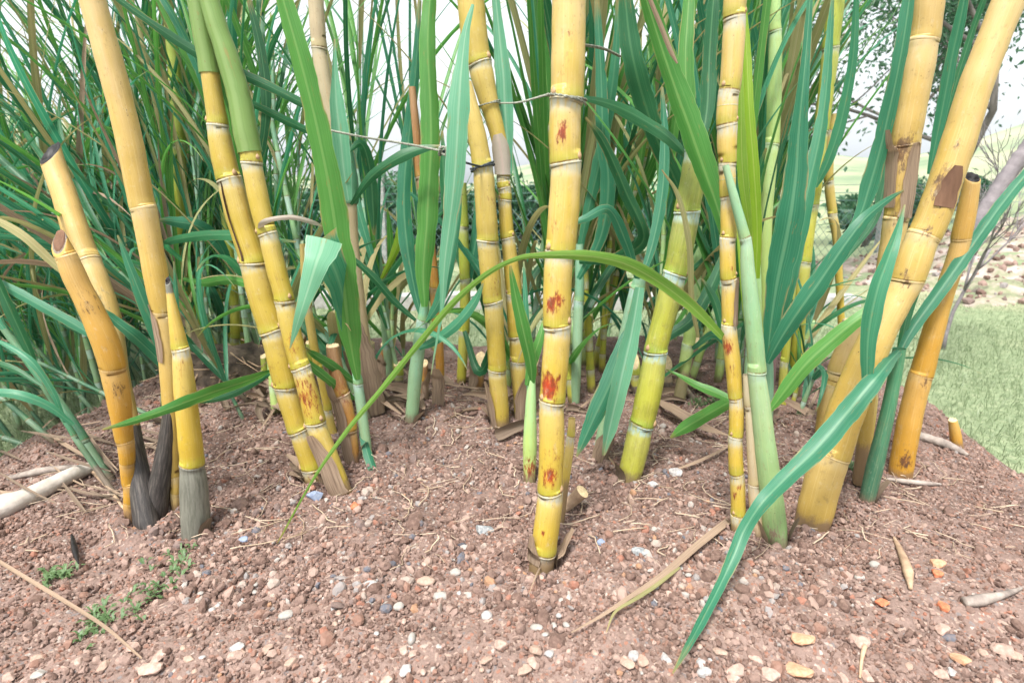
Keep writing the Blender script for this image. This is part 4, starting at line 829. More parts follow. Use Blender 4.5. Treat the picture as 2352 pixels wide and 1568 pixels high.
# ------------------------------------------------------------------ stones one can pick out
def stone_mat(name, a, b, scale=160): return noise_mat(name, [(.35, a), (.65, b)], scale, .85, bump=.4, dist=.0012)
SM = {'white': stone_mat('stone_white', (0.25, 0.23, 0.205), (0.35, 0.325, 0.30)), 'grey': stone_mat('stone_grey', (0.24, 0.23, 0.23), (0.42, 0.40, 0.38)), 'blue': stone_mat('stone_blue', (0.16, 0.20, 0.30), (0.24, 0.28, 0.36), 90),
      'speck': stone_mat('stone_speckled', (0.14, 0.16, 0.18), (0.34, 0.34, 0.33), 220), 'red': stone_mat('stone_red', (0.36, 0.10, 0.05), (0.50, 0.20, 0.10)), 'orange': stone_mat('stone_orange', (0.38, 0.19, 0.105), (0.46, 0.29, 0.19)),
      'pink': stone_mat('stone_pink', (0.30, 0.20, 0.16), (0.42, 0.31, 0.26)), 'tan': stone_mat('stone_tan', (0.27, 0.18, 0.14), (0.38, 0.28, 0.22)), 'dark': stone_mat('stone_dark', (0.045, 0.045, 0.055), (0.10, 0.10, 0.115))}
def stone(u, v, w, h, col, label, round_=True, rot=0.0, group=None, name="pebble"):
    p, t = ground_hit(u, v + h * .3); rr = np.random.default_rng(int(u * 7 + v))
    a = .5 * w * t / F; b = .5 * h * t / F
    Vb, Fb = ICO3; V = Vb.copy(); o0 = rr.uniform(0, 50, 3)
    for i, q in enumerate(V):
        n1 = mnoise.noise(Vector(q * 1.1 + o0)); n2 = mnoise.noise(Vector(q * 2.9 + o0)); V[i] = q * (1 + (.10 if round_ else .26) * n1 + (.02 if round_ else .12) * n2)
    if not round_:
        for _ in range(9):     # broken facets
            d = nrm(rr.normal(size=3)); lim = rr.uniform(.62, .85); k = V @ d; V -= np.maximum(k - lim, 0)[:, None] * d
    V = V * np.array([a, max(b, a * .7), max(b * .8, a * .45)])
    c_, s_ = math.cos(rot), math.sin(rot); V = V @ np.array([[c_, s_, 0], [-s_, c_, 0], [0, 0, 1]])
    z = float(mound_h(p[0], p[1])); loc = (p[0], p[1], z + max(b * .8, a * .45) * .45)
    o = mk(name, V + np.array(loc), Fb, SM[col], loc=loc, smooth=round_); tag(o, label, "stone" if name == "stone" else "pebble", group)
    return o
stone(725, 1133, 40, 32, 'blue', "flat blue grey chip beside the foot of the crossed pair", False, .3, name="stone")
stone(1110, 1212, 48, 32, 'speck', "black and white speckled stone left of the middle cane", False, -.2, name="stone")
stone(1551, 1080, 30, 34, 'grey', "grey broken stone right of the fat green cane's foot", False, .5, name="stone")
stone(1449, 1144, 16, 36, 'tan', "upright cream coloured sliver below the fat green cane", False, .1, name="stone")
stone(1381, 1242, 24, 20, 'blue', "small bluish stone right of the middle cane's foot", False, name="stone")
stone(1472, 1265, 42, 24, 'speck', "long bluish speckled stone between middle and slender canes", False, -.5, name="stone")
stone(978, 1331, 42, 24, 'tan', "flat brown pebble, the largest in the group below the middle cane")
stone(1012, 1365, 36, 24, 'white', "pale oval pebble just under the flat brown pebble")
stone(890, 1387, 24, 22, 'white', "left one of two round white pebbles lying close together")
stone(916, 1389, 26, 22, 'white', "right one of two round white pebbles lying close together", rot=.5)
stone(658, 1409, 36, 18, 'white', "elongated white pebble lying alone on the left foreground", rot=.5)
stone(1118, 1410, 26, 28, 'grey', "round light grey pebble in the middle foreground")
stone(1232, 1438, 30, 18, 'white', "bright white oval pebble in the middle foreground")
stone(1150, 1478, 34, 32, 'pink', "angular cream stone with a dark shadow in the foreground", False, name="stone")
stone(946, 1462, 18, 32, 'white', "slim upright white pebble in the foreground")
stone(1046, 1311, 26, 22, 'white', "small whitish pebble above the flat brown pebble")
stone(852, 1338, 32, 20, 'grey', "light grey pebble left of the flat brown pebble")
stone(560, 1235, 26, 20, 'blue', "dark bluish angular stone near the tip of the arching blade", False, name="stone")
stone(2152, 1290, 40, 26, 'orange', "upper one of the two orange stones touching on the right slope", False, name="stone")
stone(2152, 1313, 34, 26, 'red', "lower rusty red one of the two stones touching on the right slope", False, .6, name="stone")
stone(2025, 1380, 32, 24, 'red', "small red brown stone below the curved dry stick", False, name="stone")
stone(2165, 1388, 24, 32, 'red', "reddish stone between the curved stick and the grey twig", False, name="stone")
stone(2008, 1293, 24, 20, 'white', "upper one of two round white pebbles on the right slope")
stone(1974, 1322, 24, 18, 'white', "lower one of two round white pebbles on the right slope")
stone(1845, 1465, 58, 26, 'orange', "long lumpy peach stone at lower right", False, .2, name="stone")
stone(1835, 1535, 66, 38, 'orange', "big flat peach coloured stone near the bottom edge at right", False, -.1, name="stone")
stone(1770, 1540, 44, 36, 'pink', "pink pale stone near the bottom edge, left of the flat peach stone", False, name="stone")
stone(1690, 1535, 50, 30, 'pink', "chalky pinkish stone near the end of the long arching blade", False, .4, name="stone")
stone(1978, 1470, 46, 30, 'pink', "pale rounded pink stone at lower right with a twig below", False, .3, name="stone")
stone(2165, 1440, 46, 26, 'pink', "knobbly pale stone below the grey twig", False, .8, name="stone")
stone(2300, 1485, 52, 40, 'pink', "rounded pinkish stone near the right bottom corner", False, name="stone")
stone(2205, 1510, 46, 28, 'orange', "elongated orange tan stone near the right bottom corner", False, -.5, name="stone")
stone(1062, 1250, 24, 14, 'dark', "black flat chip above the small whitish pebble", False, name="stone")
stone(815, 1160, 28, 26, 'red', "brick red lump between the crossed pair and the middle cane", False, name="stone")
stone(1500, 1110, 30, 24, 'grey', "small dull grey stone under the fat green cane's right side", False, name="stone")
stone(305, 1480, 40, 26, 'pink', "pale pink lump at the lower left beside the long straw", False, name="stone")
stone(540, 1500, 44, 30, 'pink', "rough whitish pink lump at lower left", False, .4, name="stone")
stone(345, 1530, 60, 34, 'pink', "broad pale stone at the bottom left by the straw's end", False, .2, name="stone")
stone(90, 1545, 40, 26, 'white', "whitish stone in the bottom left corner", False, name="stone")
lab = "small pale pebble scattered on the open gravel of the foreground"
for i in range(66):
    u = RNG.uniform(420, 1640); v = RNG.uniform(1290, 1550); stone(u, v, RNG.uniform(10, 19), RNG.uniform(8, 15), ['white', 'grey', 'tan', 'pink'][i % 4], lab, True, RNG.uniform(0, 3), "pale pebbles on the gravel")
lab = "coarse pinkish lump lying on the near edge of the gravel"
for i in range(40):
    u = RNG.uniform(0, 2352); v = RNG.uniform(1480, 1562); stone(u, v, RNG.uniform(22, 44), RNG.uniform(16, 28), ['pink', 'tan', 'pink', 'tan', 'grey'][i % 5], lab, False, RNG.uniform(0, 3), "lumps at the near edge", "stone")

# ------------------------------------------------------------------ straws, sticks, ropes
def gpath(pts, lift=0.004, n=14):
    """image points lying on the ground -> dense 3-D path and radii"""
    D = catmull(np.array(pts, float), n); P = []; r = []
    for u, v, w in D:
        p, t = ground_hit(u, v); hh = .5 * max(w, 1) * t / F; P.append([p[0], p[1], float(mound_h(p[0], p[1])) + lift + hh * .6]); r.append(hh)
    return np.array(P), np.array(r)
def smooth_path(P, k=7):
    Q = P.copy()
    for _ in range(k): Q[1:-1] = .25 * Q[:-2] + .5 * Q[1:-1] + .25 * Q[2:]
    return Q
def stick(name, label, cat, pts, mat, lift=.003, knob=.1, k=10):
    P, r = gpath(pts, lift); P = smooth_path(P, 12)
    rr = np.random.default_rng(abs(int(pts[0][0])) + 1); r = r * (1 + knob * np.convolve(rr.normal(size=len(r)), np.ones(11) / 6, 'same'))
    V, Fc = tube(P, r, k); loc = P[0]
    o = mk(name, V, Fc, mat, loc=loc); tag(o, label, cat); return o
def ground_straw(name, label, cat, pts, mat, lift=.006):
    P, r = gpath(pts, lift); P = smooth_path(P, 14); P, s_, (r,) = resample(P, .006, [r])
    T = nrm(np.gradient(P, axis=0)); up0 = np.tile([0, -.35, .94], (len(P), 1)); side = nrm(np.cross(T, up0)); up = np.cross(side, T)
    LSEED[0] += 1; V, Fc, lv = ribbon(P, r, side, up, .3, 5, .08, LSEED[0])
    o = mk(name, V, Fc, M[mat], loc=P[0], attrs={'lv': lv}); o.location = P[0]; tag(o, label, cat); return o
ground_straw("dry_straw", "long tan dry leaf lying on the gravel right of the middle cane", "dry leaf", [(1672,1212,16),(1600,1270,17),(1520,1340,15),(1450,1385,11),(1390,1425,8),(1312,1468,3)], 'leaf_dry', .010)
ground_straw("dry_straw", "thin half green straw alongside the long tan dry leaf", "dry leaf", [(1560,1320,6),(1500,1368,10),(1450,1400,8),(1410,1425,6),(1392,1470,2)], 'leaf_half', .012)
ground_straw("dry_straw", "thin straight straw crossing the lower left corner", "dry leaf", [(-30,1290,7),(60,1345,8),(170,1412,8),(250,1465,7),(330,1535,4)], 'leaf_dry', .014)
ground_straw("dry_straw", "broad dead leaf lying behind the fat green cane's foot", "dry leaf", [(1508,940,14),(1540,965,30),(1580,990,34),(1620,1010,24),(1670,1020,6)], 'leaf_dry', .02)
ground_straw("dry_straw", "thin straw between the fat green and the slender cane", "dry leaf", [(1555,1090,5),(1600,1075,8),(1650,1050,7),(1690,1025,3)], 'leaf_dry', .012)
ground_straw("dry_straw", "hair thin straw leaning from the middle cane's pit", "dry leaf", [(1272,1225,3),(1255,1290,4),(1232,1340,4),(1215,1385,2)], 'leaf_dry', .015)
ground_straw("dry_straw", "brown curled husk at the foot of the crossed pair", "dry leaf", [(660,1060,6),(690,1085,22),(712,1108,18),(725,1125,5)], 'leaf_dry', .015)
ground_straw("dry_straw", "pale husk lying left of the crossed pair", "dry leaf", [(618,940,6),(640,955,20),(665,970,20),(690,990,5)], 'leaf_dry', .02)
ground_straw("dry_straw", "grey brown husk on the soil below the dark leafed shoot", "dry leaf", [(905,925,4),(935,935,20),(960,945,26),(975,960,8)], 'leaf_dry', .02)
for (a, b) in (((880,935),(1010,905)), ((1010,890),(1150,905)), ((1330,950),(1380,900)), ((1480,880),(1560,900)), ((860,880),(930,960)), ((1360,1010),(1420,940)), ((600,1000),(660,900)), ((1850,960),(1880,900))):
    ground_straw("dry_straw", "short bleached straw in the litter between the cane feet", "dry leaf", [(a[0],a[1],3),((a[0]+b[0])/2,(a[1]+b[1])/2+6,7),(b[0],b[1],3)], 'leaf_dry', .014)['group'] = "straws in the litter"
for i in range(26):
    u = RNG.uniform(-40, 300); v = RNG.uniform(985, 1150); L = RNG.uniform(60, 170); a = RNG.normal(.35, .5)
    ground_straw("dry_straw", "grey brown dry straw in the tangle round the bleached branch", "dry leaf", [(u, v, 3), (u + L * .5 * math.cos(a), v + L * .5 * math.sin(a) + 5, RNG.uniform(4, 11)), (u + L * math.cos(a), v + L * math.sin(a), 3)], ['husk_dark', 'leaf_dry', 'husk_dark'][i % 3], RNG.uniform(.008, .04))['group'] = "straws round the bleached branch"
wood_g = noise_mat('wood_grey', [(.3, (0.10, 0.085, 0.075)), (.5, (0.24, 0.20, 0.175)), (.7, (0.38, 0.33, 0.29))], 30, .9, (1, 1, 1), .6, .003)
wood_w = noise_mat('wood_bleached', [(.3, (0.30, 0.26, 0.22)), (.6, (0.52, 0.47, 0.42)), (.8, (0.60, 0.56, 0.52))], 26, .85, (1, 1, 1), .5, .003)
wood_t = noise_mat('wood_tan', [(.3, (0.22, 0.14, 0.09)), (.6, (0.42, 0.30, 0.20)), (.8, (0.50, 0.38, 0.27))], 40, .85, (1, 1, 1), .5, .002)
bark_d = noise_mat('root_dark', [(.3, (0.025, 0.020, 0.017)), (.55, (0.10, 0.075, 0.055)), (.75, (0.22, 0.16, 0.11))], 26, .95, (1, 1, 1), .9, .006)
stick("dry_stick", "curved tan stick lying on the right slope", "stick", [(2052,1238,5),(2068,1275,16),(2084,1320,20),(2090,1358,9)], wood_t)
stick("dry_twig", "thick grey twig tapering to the right on the right slope", "twig", [(2212,1392,22),(2250,1388,26),(2300,1374,16),(2345,1356,7)], wood_g)
stick("weathered_board", "grey weathered board half buried behind the lone orange cane", "board", [(2105,1008,20),(2150,1022,22),(2190,1036,18),(2222,1050,8)], wood_g)
stick("weathered_board", "grey weathered board in front of the lone orange cane's foot", "board", [(2035,1104,7),(2080,1112,12),(2130,1116,11),(2160,1116,5)], wood_g)
stick("dead_branch", "whitish bleached branch lying at the left edge", "branch", [(-60,1198,58),(10,1180,54),(60,1160,46),(120,1128,38),(170,1102,34),(215,1082,24)], wood_w, knob=.07)
stick("dry_stick", "short dark stick behind the bleached branch", "stick", [(20,1105,12),(90,1090,16),(160,1080,12),(215,1075,6)], wood_g)
stick("dry_twig", "short pale twig at the bottom right, under a pale stone", "twig", [(1985,1490,12),(1978,1520,9),(1974,1562,5)], wood_t)
stick("dry_twig", "slanting brown twig left of the orange cane's foot", "twig", [(205,1080,7),(250,1125,8),(285,1172,6)], wood_t)
stick("black_splinter", "upright black charred splinter standing in the left gravel", "splinter", [(168,1243,4),(173,1265,11),(178,1290,11),(184,1310,3)], M['cut_dark'], lift=.012)
# cut branch stub beside the middle cane
p0, _ = ground_hit(1290, 1172); p1, t1 = at(1338, 1128, p0[1] - .015)
V, Fc = tube(np.linspace(p0 - nrm(p1 - p0) * .02, p1, 10), np.linspace(.007, .0125, 10), 14, False)
t = thing("branch_stub", "short sawn branch stub leaning against the middle cane's foot", "branch stub", tuple(p0))
mk("stem", V, Fc, wood_t, t)
T0 = nrm(p1 - p0); a0 = nrm(np.cross(T0, [0, 0, 1.0])); b0 = np.cross(a0, T0); th = np.linspace(0, 6.283, 14, endpoint=False)
ring = lambda q, dz: p1 + T0 * dz + q * .0125 * (np.cos(th)[:, None] * a0 + np.sin(th)[:, None] * b0)
cv = np.concatenate([ring(1.0, 0), ring(.9, .0012), ring(.3, .0008)]); mk("cut_end", cv, [tuple(f) for f in grid_faces(3, 14, True)] + [tuple(range(28, 42)), tuple(range(28, 42))[::-1]][:1], M['cut_pale'], t)
# dark stub between cane D and cane B, charred
def rope(name, label, pts, Y, mat, strands=3, px=5.0):
    P, hw, D = px_path([(u, v, px) for u, v in pts], Y, 20); P, s_, (hw,) = resample(P, .0016, [hw])
    T, N, B = frames(P); Vs, Fs, off = [], [], 0
    for j in range(strands):
        ph = s_ * 420 + j * 2 * math.pi / strands
        Q = P + (np.cos(ph)[:, None] * N + np.sin(ph)[:, None] * B) * (hw * .5)[:, None]
        V, Fc = tube(Q, hw * .58, 6); Vs.append(V); Fs += [tuple(i + off for i in f) for f in Fc]; off += len(V)
    o = mk(name, np.vstack(Vs), Fs, mat, loc=P[0]); tag(o, label, "rope"); return o
def around(key, v, rad_px_extra=1.25, turns=1.0, rise=0.004, v2=None):
    I = THINGS[key]; i = np.abs(I['vv'] - v).argmin(); c0 = I['Q'][i]; r0 = I['r'][i] * 1.07 + .002; n = 40
    a = np.linspace(0, 2 * math.pi * turns, n); T, N, B = frames(I['Q']); 
    return c0 + r0 * (np.cos(a)[:, None] * N[i] + np.sin(a)[:, None] * B[i]) + T[i] * (np.sin(a * .5) * rise)[:, None]
def rope3(name, label, P, rad, mat, strands=3, parent=None, cat="rope"):
    P, s_ = resample(P, .0016); T, N, B = frames(P); Vs, Fs, off = [], [], 0
    for j in range(strands):
        ph = s_ * 420 + j * 2 * math.pi / strands; Q = P + (np.cos(ph)[:, None] * N + np.sin(ph)[:, None] * B) * rad * .5
        V, Fc = tube(Q, np.full(len(Q), rad * .6), 6); Vs.append(V); Fs += [tuple(i + off for i in f) for f in Fc]; off += len(V)
    if parent is not None: return mk(name, np.vstack(Vs), Fs, mat, parent)
    o = mk(name, np.vstack(Vs), Fs, mat, loc=P[0]); tag(o, label, cat); return o
YJ = THINGS['J']['Q'][0][1]
kp, _ = at(1017, 347, 1.06); j1 = around('J', 383, turns=1.9)
a1, _ = at(742, 296, 1.16); a2, _ = at(830, 314, 1.13); a3, _ = at(930, 330, 1.10)
jn = j1[np.abs(np.linalg.norm(j1 - kp, axis=1)).argmin()]
t = thing("tie_rope", "grey twisted rope with a knot, tied round the stout yellow cane", "rope", tuple(kp))
rope3("cord", "", catmull(np.array([a1, a2, a3, kp]), 30), .0021, M['rope'], parent=t)
rope3("loop", "", np.vstack([catmull(np.array([kp, (kp + jn) / 2 + [0, 0, -.004], jn]), 20), j1]), .0022, M['rope_dark'], parent=t)
rr = np.random.default_rng(3); K_ = [kp + .0075 * np.array([math.cos(q * 2.1), math.sin(q * 1.7), math.sin(q * 2.9 + 1)]) for q in np.linspace(0, 6, 12)]
rope3("knot", "", catmull(np.array(K_ + [kp + [.012, -.004, -.012], kp + [.016, -.004, -.024]]), 8), .0022, M['rope'], parent=t)
k1 = around('K', 230, turns=1.25); i1 = around('I', 240, turns=1.4)
kn = k1[k1[:, 0].argmin()]; inn = i1[i1[:, 0].argmax()]
rope3("tie_twine", "thin twine stretched from the bent cane to the middle cane", np.vstack([i1, catmull(np.array([inn, (inn + kn) / 2 + [0, 0, -.004], kn]), 20), k1]), .0016, M['rope'], 2)
e1, _ = at(1336, 103, .86); e2, _ = at(1385, 112, .95); e3, _ = at(1425, 130, 1.05)
rope3("tie_twine", "short frayed twine end poking out behind the middle cane's top", catmull(np.array([e1, e2, e3]), 16), .0022, M['rope'], 2)

# root clump and dry litter behind, left
p, _ = ground_hit(500, 872); t = thing("root_clump", "dark hump of old roots and soil behind the left canes", "root clump", tuple(p))
V, Fb = ICO3; V = V.copy(); 
for i, q in enumerate(V): V[i] = q * (1 + .25 * mnoise.noise(Vector(q * 2.2)) + .12 * mnoise.noise(Vector(q * 6)))
mk("soil", V * np.array([.155, .10, .085]) + p + [0, .06, 0], Fb, bark_d, t)
rr = np.random.default_rng(8); Vs, Fs, off = [], [], 0
for i in range(70):
    a = rr.uniform(0, 6.28); q = p + [0, .06, 0] + np.array([.15 * math.cos(a) * rr.uniform(.5, 1), .09 * math.sin(a), rr.uniform(.0, .085)]); e = q + np.array([rr.normal(0, .05), -abs(rr.normal(0, .04)), rr.normal(-.02, .03)]); md = (q + e) / 2 + rr.normal(0, .012, 3)
    Vt, Ft = tube(catmull(np.array([q, md, e]), 6), np.linspace(.0022, .0007, 13), 5); Vs.append(Vt); Fs += [tuple(j + off for j in f) for f in Ft]; off += len(Vt)
o = mk("root_fibres", np.vstack(Vs), Fs, wood_t, t); o['kind'] = "stuff"

# thin dry root hairs and straw bits on the soil
Vs, Fs, off = [], [], 0
for i in range(520):
    x = rr.uniform(-.95, .95); y = rr.uniform(.75, 1.6); L = rr.uniform(.02, .09); a = rr.uniform(0, 6.28)
    q = np.array([[x + L * f * math.cos(a + .8 * f * rr.normal()), y + L * f * math.sin(a), 0] for f in np.linspace(-.5, .5, 6)]); q[:, 2] = mound_h(q[:, 0], q[:, 1]) + .005 + rr.uniform(0, .006)
    Vt, Ft = tube(q, np.full(6, rr.uniform(.0004, .0012)), 4); Vs.append(Vt); Fs += [tuple(j + off for j in f) for f in Ft]; off += len(Vt)
o = mk("root_litter", np.vstack(Vs), Fs, noise_mat('litter', [(.3, (0.24, 0.17, 0.11)), (.7, (0.55, 0.45, 0.34))], 12), None); tag(o, "fine dry root hairs and straw bits strewn over the soil", "litter", kind="stuff")

HAZE = .0011
# ------------------------------------------------------------------ lawn, far field and hills
def terr(x, y):
    x = np.asarray(x, float); y = np.asarray(y, float); d = np.hypot(x, y)
    z = LAWN_Z + .05 * vnoise(x, y, .7, 12) * sstep(2, 6, d)
    z = z + sstep(6, 40, d) * .5 * (vnoise(x, y, .08, 13) + .3)
    ang = np.arctan2(x, np.maximum(y, .01))
    hh = 8.0 + 17 * sstep(.25, .8, ang) + 11 * sstep(-.35, -.8, ang) + 5 * np.sin(ang * 7) + 3 * np.sin(ang * 17 + 1)
    return z + sstep(70, 230, d) * hh + sstep(3.5, 9, d) * sstep(.45, .75, ang) * .55
rad = np.concatenate([np.arange(0, 10, .12), 10 * 1.06 ** np.arange(0, 72)]); th = np.linspace(-math.pi * .8, math.pi * .8, 260)
A, Rr = np.meshgrid(th, rad); X, Yy = Rr * np.sin(A), Rr * np.cos(A)
s = NT('lawn'); oc = s.objco(); n = s.noise(oc, 1.1, 4); n2 = s.noise(oc, 26, 5, .7); n3 = s.noise(oc, .05, 4)
c = s.cramp(n2, [(.3, (0.15, 0.20, 0.11)), (.55, (0.24, 0.29, 0.17)), (.8, (0.34, 0.36, 0.24))])
c = s.mix(s.ramp(n, .50, .70, 0, .6), c, (0.38, 0.35, 0.23))
geo = s.t.nodes.new("ShaderNodeNewGeometry"); sx = s.t.nodes.new("ShaderNodeSeparateXYZ"); s.put(sx.inputs[0], geo.outputs["Position"])
far = s.ramp(sx.outputs[1], 5, 14)
c = s.mix(far, c, s.cramp(n3, [(.35, (0.12, 0.19, 0.10)), (.55, (0.28, 0.31, 0.18)), (.7, (0.36, 0.35, 0.24))]))
s.bump(n2, .8, .03); M['lawn'] = s.base(c, .95, .1)
o = mk("lawn", np.stack([X, Yy, terr(X, Yy)], -1).reshape(-1, 3), grid_faces(len(rad), len(th), False), M['lawn']); tag(o, kind="structure")

gm = leaf_mat('grass_blade', (0.13, 0.19, 0.095), (0.25, 0.30, 0.18), (0.33, 0.38, 0.25), trans=.35)
def grass_patch(n, xr, yr, h, w, seed, test=None):
    rr = np.random.default_rng(seed); x = rr.uniform(*xr, n); y = rr.uniform(*yr, n)
    ok = (mound_h(x, y) < terr(x, y) + .03 + .14 * np.maximum(vnoise(x, y, 4.5, 61), 0) ** 1.5 * 2) if test is None else test(x, y); x, y = x[ok], y[ok]; n = len(x)
    z = np.maximum(terr(x, y), mound_h(x, y))
    a = rr.uniform(0, 6.28, n); L = h * rr.uniform(.5, 1.3, n); lx, ly = rr.normal(0, .45, n) * L, rr.normal(0, .45, n) * L
    b = np.stack([x, y, z - .005], 1); sd = np.stack([np.cos(a), np.sin(a), 0 * a], 1) * w * .5
    mdp = b + np.stack([lx * .35, ly * .35, L * .6], 1); tp = b + np.stack([lx, ly, L], 1)
    V = np.stack([b - sd, b + sd, mdp + sd * .7, mdp - sd * .7, tp + sd * .1, tp - sd * .1], 1).reshape(-1, 3)
    i = (np.arange(n) * 6)[:, None]; Fc = np.concatenate([i + np.array([[0, 1, 2, 3]]), i + np.array([[3, 2, 4, 5]])])
    lv = np.tile(np.array([[-1, 0, 0], [1, 0, 0], [.7, .02, .4], [-.7, .02, .4], [.1, .04, .85], [-.1, .04, .85]]), (n, 1)); lv[:, 1] += np.repeat(rr.uniform(0, 9, n), 6)
    return V, Fc, lv
parts = [grass_patch(70000, (1.0, 4.2), (.5, 4.0), .017, .003, 5), grass_patch(26000, (-2.6, 1.4), (1.9, 5.5), .035, .005, 6), grass_patch(14000, (-3.6, -1.1), (.9, 3.5), .04, .005, 7)]
parts += [grass_patch(9000, (.95, 3.2), (.6, 3.2), .045, .0035, 8), grass_patch(5000, (-3.0, -1.0), (.9, 3.0), .06, .0035, 9)]
Vs, Fs, Ls, off = [], [], [], 0
for V, Fc, lv in parts: Vs.append(V); Fs.append(Fc + off); Ls.append(lv); off += len(V)
o = mk("grass", np.vstack(Vs), np.vstack(Fs), gm, attrs={'lv': np.vstack(Ls)}); tag(o, "short pale green lawn grass around the mound", "grass", kind="stuff")
# creeping weed on the left gravel
wm = leaf_mat('weed_blade', (0.075, 0.15, 0.055), (0.13, 0.21, 0.09), (0.27, 0.38, 0.2), trans=.35)
def weed(label, line, n, spread, seed):
    rr = np.random.default_rng(seed); V, Fs, L, off = [], [], [], 0
    C = catmull(np.array(line, float), 20); p0, _ = ground_hit(*C[0][:2])
    for i in range(n):
        u, v = C[rr.integers(len(C))] + rr.normal(0, spread, 2); p, _ = ground_hit(u, v); p[2] = mound_h(p[0], p[1])
        for k in range(4):
            a = rr.uniform(0, 6.28); Lg = rr.uniform(.006, .016); w = rr.uniform(.0012, .0026); d = np.array([math.cos(a), math.sin(a), 0]); sd = np.array([-d[1], d[0], 0]) * w
            q1 = p + d * Lg * .5 + [0, 0, Lg * .75]; q2 = p + d * Lg + [0, 0, Lg * .7]
            V += [p - sd * .5, p + sd * .5, q1 + sd, q1 - sd, q2]; Fs += [(off, off + 1, off + 2, off + 3), (off + 3, off + 2, off + 4)]; off += 5
            L += [(-1, i, 0), (1, i, 0), (1, i + .01, .5), (-1, i + .01, .5), (0, i + .02, .85)]
    o = mk("creeping_weed", np.array(V), Fs, wm, loc=p0, attrs={'lv': np.array(L, float)}); tag(o, label, "weed")
weed("bright green creeping weed running in a line over the left gravel", [(425,1275),(410,1300),(370,1345),(320,1385),(270,1410),(225,1435),(200,1470)], 60, 15, 1)
weed("faint small patch of green weed near the black splinter", [(105,1328),(135,1322),(170,1318)], 22, 9, 2)
weed("sparse light green weed on the soil behind the fat green cane", [(1590,928),(1620,925),(1650,930)], 46, 7, 3)
weed("yellowish weed tuft on the right gravel edge between orange cane and board", [(1954,1070),(1958,1075),(1960,1080)], 24, 3, 4)

# concrete kerb blocks along the lawn
km = noise_mat('concrete', [(.3, (0.25, 0.24, 0.23)), (.7, (0.46, 0.45, 0.44))], 22, .9, bump=.4, dist=.003)
def box(name, x0, x1, y0, y1, z0, z1, mat, parent=None, bev=.008, loc=None):
    import bmesh
    bm = bmesh.new(); bmesh.ops.create_cube(bm, size=1)
    for v in bm.verts: v.co = Vector(((x0 + x1) / 2 + v.co.x * (x1 - x0), (y0 + y1) / 2 + v.co.y * (y1 - y0), (z0 + z1) / 2 + v.co.z * (z1 - z0)))
    bmesh.ops.bevel(bm, geom=bm.edges[:], offset=bev, segments=2, affect='EDGES', profile=.6)
    bm.verts.index_update(); V = np.array([v.co[:] for v in bm.verts]); Fc = [[v.index for v in f.verts] for f in bm.faces]; bm.free()
    return mk(name, V, Fc, mat, parent, loc=loc, smooth=False)
for i in range(9):
    x0 = -2.1 + i * .50; y0 = 3.85 + .03 * math.sin(i * 2.1)
    o = box("kerb_block", x0, x0 + .485, y0, y0 + .16, LAWN_Z - .1, LAWN_Z + .095 + .008 * math.sin(i * 3), km, loc=(x0 + .24, y0 + .08, LAWN_Z))
    tag(o, "pale concrete kerb block in the row edging the lawn behind the canes", "kerb", "kerb blocks along the lawn")

# chain-link fence with wire strands
fm = simple('galvanised', (0.10, 0.17, 0.17), .5, .2, 40); pm = simple('fence_post', (0.30, 0.30, 0.29), .8, .2, 30)
FY = 6.2; t = thing("wire_fence", "chain link fence with wire strands far behind the canes", "fence", (0, FY, LAWN_Z))
Vs, Fs, off = [], [], 0
def strand(q, r=.0022):
    global off
    V, Fc = tube(np.array(q, float), np.full(len(q), r), 4); Vs.append(V); Fs.extend([tuple(j + off for j in f) for f in Fc]); off += len(V)
zb, zt = LAWN_Z + .03, LAWN_Z + .62; hgt = zt - zb
for i in range(-62, 62):
    x = i * .085
    strand([(x, FY, zb), (x + hgt * .8, FY + .004, zt)]); strand([(x + hgt * .8, FY - .004, zb), (x, FY, zt)])
mk("mesh", np.vstack(Vs), Fs, fm, t)
for z in (.70, .78, .86):
    Vs, Fs, off = [], [], 0; strand([(x, FY, LAWN_Z + z + .01 * math.sin(x * 2)) for x in np.linspace(-5.4, 5.8, 40)], .003); mk("wire", np.vstack(Vs), Fs, fm, t)
for x in (-5, -3.2, -1.4, .4, 2.2, 4.0, 5.6): box("post", x - .04, x + .04, FY + .02, FY + .10, LAWN_Z - .1, LAWN_Z + .95, pm, t)

# ------------------------------------------------------------------ shrubs and trees behind
fol = leaf_mat('foliage', (0.020, 0.075, 0.035), (0.045, 0.13, 0.060), (0.08, 0.18, 0.09), trans=.25)
barkm = noise_mat('bark', [(.3, (0.06, 0.055, 0.05)), (.7, (0.20, 0.18, 0.165))], 20, .95, (1, 1, .3), .8, .01)
def leaves(cent, n, size, seed, spread):
    rr = np.random.default_rng(seed); k = rr.integers(len(cent), size=n); c = np.array(cent)[k] + rr.normal(size=(n, 3)) * np.array(spread)
    d = nrm(rr.normal(size=(n, 3)) + [0, 0, -.25]); e = nrm(np.cross(d, rr.normal(size=(n, 3)))); L = (size * rr.uniform(.6, 1.3, n))[:, None]
    nn = np.cross(d, e)
    V = np.stack([c, c + d * L * .5 + e * L * .24 + nn * L * .06, c + d * L, c + d * L * .5 - e * L * .24 + nn * L * .06], 1).reshape(-1, 3)
    lv = np.tile(np.array([[0, 0, 0], [1, .04, .4], [0, .08, .8], [-1, .04, .4]], float), (n, 1)); lv[:, 1] += np.repeat(rr.uniform(0, 30, n), 4); 
    return V, np.arange(4 * n).reshape(-1, 4), lv
